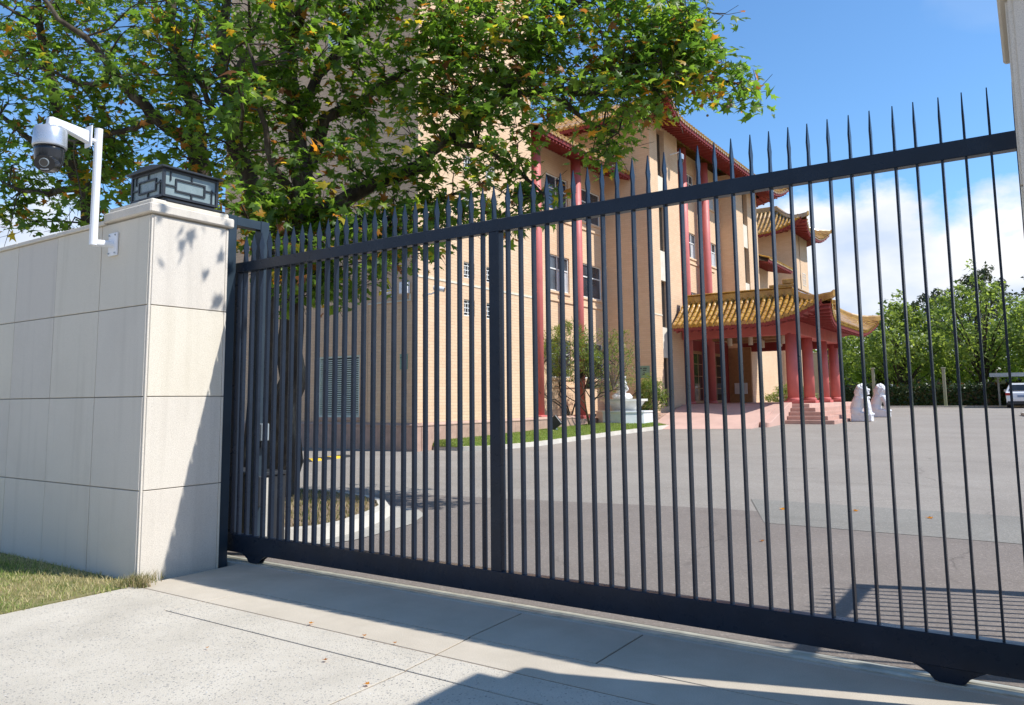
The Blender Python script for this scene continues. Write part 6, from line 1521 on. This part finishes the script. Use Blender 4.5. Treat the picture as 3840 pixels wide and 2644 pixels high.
def plane_tree(label, limbs, clumps, tops, per, per_top, leaf, loose=0, seed=1, name="plane_tree", balls=0):
    rg = np.random.default_rng(seed)
    base = limbs[0][0]
    z0 = gz(base[1])
    t_ = thing(name, label, "tree", (base[0], base[1], z0))
    bm = B()
    if base[2] > z0 + .4:
        limbs[0] = [(base[0], base[1] - .1, z0 - .1, base[3] * 1.35), (base[0], base[1], (z0 + base[2]) / 2, base[3] * 1.1)] + limbs[0]
    else:
        limbs[0] = [(base[0], base[1], z0 - .2, base[3] * 1.35)] + limbs[0]
    nodes = []
    for li, Lm in enumerate(limbs):
        # resample with a little wander so that the limbs are not straight
        pts, rad = [], []
        for a, b in zip(Lm, Lm[1:]):
            for k_ in range(3):
                f_ = k_ / 3
                p = np.array(a[:3]) * (1 - f_) + np.array(b[:3]) * f_
                if k_: p = p + rg.normal(0, .025 + a[3] * .05, 3)
                pts.append(p); rad.append(a[3] * (1 - f_) + b[3] * f_)
        pts.append(np.array(Lm[-1][:3])); rad.append(Lm[-1][3])
        tube(bm, [tuple(p) for p in pts], [r_ * rg.uniform(.93, 1.08) for r_ in rad], 10 if rad[0] > .12 else 7)
        for p, r_ in zip(pts, rad):
            if p[2] > 3.2: nodes.append((p, r_))
    NP = np.array([p for p, _ in nodes])
    finish("trunk", bm, "bark", t_, smooth=True)
    # twigs from the nearest limb to every leaf clump
    bm = B(); cen, rad, cnt = [], [], []
    for c, m in [(c, per) for c in clumps] + [(c, per_top) for c in tops]:
        c = np.array(c) + rg.normal(0, .05, 3)
        dist = np.linalg.norm(NP - c, axis=1) + .4 * np.maximum(0, NP[:, 2] - c[2])
        i = int(np.argmin(dist)); p, r_ = nodes[i]
        mid1 = p * .6 + c * .4 + rg.normal(0, .08, 3) + np.array([0, 0, .06]); mid2 = p * .25 + c * .75 + rg.normal(0, .07, 3)
        L_ = np.linalg.norm(c - p); r0 = min(r_ * .7, .008 + .012 * L_)
        tube(bm, [tuple(p), tuple(mid1), tuple(mid2), tuple(c)], [r0, r0 * .75, r0 * .55, r0 * .3], 5, cap=False)
        for _k in range(3):
            e = c + rg.normal(0, .22, 3); tube(bm, [tuple(mid2), tuple((mid2 + e) / 2 + rg.normal(0, .03, 3)), tuple(e)], [.006, .005, .003], 4, cap=False)
        cen.append(c); rad.append(rg.uniform(.26, .50)); cnt.append(m)
        if rg.uniform() < .6: cen.append(mid2 + rg.normal(0, .12, 3)); rad.append(rg.uniform(.2, .4)); cnt.append(m * .55)
    finish("twigs", bm, "bark", t_)
    P, N = [], []
    for c, r_, m in zip(cen, rad, cnt):
        m = max(3, int(m * rg.uniform(.6, 1.4)))
        v = rg.normal(0, 1, (m, 3)); v /= np.linalg.norm(v, axis=1, keepdims=True)
        P.append(c + v * (rg.uniform(.2, 1.0, (m, 1)) ** .6) * r_ * np.array([1.1, 1.1, .8])); N.append(v * .35 + rg.normal(0, .42, (m, 3)) + np.array([.12, -.10, .75]))
    P = np.concatenate(P); N = np.concatenate(N)
    S_ = np.clip(rg.normal(leaf, leaf * .26, len(P)), leaf * .45, leaf * 1.6)
    S_ *= np.clip(1.0 - (P[:, 0] + 8.5) * .06, .84, 1.0)
    rnd = rg.beta(2.0, 2.0, len(P)) * .86
    # turning leaves come in sprays
    tint = np.sin(P[:, 0] * 2.3 + 1.2) * np.sin(P[:, 1] * 1.9 + .4) * np.sin(P[:, 2] * 2.9)
    au = rg.uniform(0, 1, len(P)) < (.075 + .26 * np.clip(tint, 0, 1))
    rnd[au] = rg.uniform(.88, 1.0, au.sum())
    # the biggest leaves stay leaves of their own
    order = np.argsort(-S_) if loose else []
    solo = set(order[:loose].tolist()) if loose else set()
    keep = np.array([i not in solo for i in range(len(P))])
    spin = rg.uniform(0, 2 * np.pi, len(P))
    V, F = scatter(leaf_v, leaf_f, P[keep], N[keep], S_[keep], spin[keep])
    mesh_np("crown", V, F, 3, "plane_leaf", t_, np.repeat(rnd[keep], m_), kind="stuff")
    if loose:
        var = []
        for q in range(14):
            me = bpy.data.meshes.new("leaf"); me.from_pydata([tuple(v) for v in leaf_v], [], [tuple(int(k_) for k_ in f_) for f_ in leaf_f])
            at_ = me.attributes.new("rnd", 'FLOAT', 'FACE'); at_.data.foreach_set("value", np.full(m_, q / 13.0 * .86 if q < 11 else .9 + .04 * (q - 11), dtype=np.float32))
            me.materials.append(MATS["plane_leaf"]); var.append(me)
        RM = rot_from(N, spin)
        for i in solo:
            o = bpy.data.objects.new("leaf", var[int(rg.integers(0, 14)) if rg.uniform() < .8 else int(rg.integers(3, 9))]); COL.objects.link(o)
            o.matrix_basis = Matrix.Translation(P[i]) @ Matrix(RM[i].tolist()).to_4x4() @ Matrix.Scale(float(S_[i]), 4); attach(o, t_)
    if balls:
        bm = B(); bmesh.ops.create_icosphere(bm, subdivisions=2, radius=.022); me = bpy.data.meshes.new("seed_ball"); bm.to_mesh(me); bm.free(); me.materials.append(MATS["mulch"])
        cc = [c for c in clumps]
        for q in range(balls):
            c = np.array(cc[int(rg.integers(0, len(cc)))]) + np.array([0, 0, -.30])
            for z_ in range(int(rg.integers(1, 4))):
                o = bpy.data.objects.new("seed_ball", me); COL.objects.link(o); o.location = tuple(c + rg.normal(0, .06, 3)); attach(o, t_)
    return t_

SHADE = [(-4.2, 5.05, 6.75), (-4.0, 5.3, 6.9), (-4.15, 5.6, 6.4), (-4.3, 5.75, 6.55), (-4.05, 5.75, 6.1), (-4.5, 5.5, 6.9)]
LIMB_A.append([(-10.24, 8.33, 7.55, .09), (-8.6, 7.6, 8.3, .07), (-6.6, 6.7, 8.1, .05), (-5.0, 6.0, 7.5, .03), (-4.2, 5.6, 6.9, .012)])
plane_tree("big plane tree on the island with limbs reaching over the gate", LIMB_A, CLUMP_A, CLUMP_A_TOP, 26, 26, .172, loose=290, seed=21, balls=34)
# sparse overhanging spray of the same tree, above the frame, dappling the pier
def dapple():
    rg = np.random.default_rng(5)
    P = np.concatenate([np.array(c) + rg.normal(0, .11, (4, 3)) for c in SHADE]); N = rg.normal(0, .5, (len(P), 3)) + np.array([.3, 0, .8])
    V, F = scatter(leaf_v, leaf_f, P, N, rg.uniform(.10, .16, len(P)))
    o = mesh_np("overhanging_spray", V, F, 3, "plane_leaf", bpy.data.objects["plane_tree"], np.repeat(rg.uniform(.2, .8, len(P)), m_), kind="stuff")
dapple()
trees = [("slim leaning plane tree behind the wall next to the lantern pier", LIMB_B, 31), ("plane tree with one long slanting limb behind the wall and camera pole", LIMB_C, 32), ("plane tree furthest along the wall behind the dome camera", LIMB_D, 33)]
allc = [[], [], []]; allt = [[], [], []]
lp = [np.array([p[:3] for L_ in T[1] for p in L_]) for T in trees]
for src, dst in ((CLUMP_LEFT, allc), (CLUMP_LEFT_TOP, allt)):
    for c in src:
        i = int(np.argmin([np.min(np.linalg.norm(q - np.array(c), axis=1)) for q in lp])); dst[i].append(c)
for (lab, Lm, sd), c, tt in zip(trees, allc, allt): plane_tree(lab, Lm, c, tt, 21, 26, .165, 0, sd, balls=8)

# fallen leaves
fl_me = []
for rv in (.945, .955, .965, .975):
    me = bpy.data.meshes.new("fallen_leaf"); me.from_pydata([(v[0], v[1], -v[2] * 1.6 + .02) for v in leaf_v], [], [tuple(int(k_) for k_ in f_) for f_ in leaf_f])
    at_ = me.attributes.new("rnd", 'FLOAT', 'FACE'); at_.data.foreach_set("value", np.full(m_, rv, dtype=np.float32)); me.materials.append(MATS["plane_leaf"]); fl_me.append(me)
yard = [(-3.0, 10.9, .10), (-2.1, 11.2, .09), (-1.2, 11.0, .09), (-2.6, 8.6, .06)]
walk = [(-4.45, 3.93, .04), (-3.9, 3.93, .035), (-3.62, 3.92, .03), (-3.75, 3.45, .035), (-3.24, 3.3, .04), (-4.6, 3.2, .025)]
for group, P_, lab in (("leaves fallen on the yard asphalt", yard, "curled orange plane leaf fallen on the yard asphalt"), ("leaves fallen on the driveway slabs", walk, "small reddish leaf scrap lying on the driveway slabs")):
    for i, (x_, y_, s_) in enumerate(P_):
        o = bpy.data.objects.new("fallen_leaf", fl_me[i % 4]); COL.objects.link(o); o.location = (x_, y_, gz(y_) + .014); o.scale = (s_, s_, s_); o.rotation_euler = (0, 0, random.uniform(0, 6.28)); tag(o, lab, "leaf", group)
bpy.context.view_layer.update()
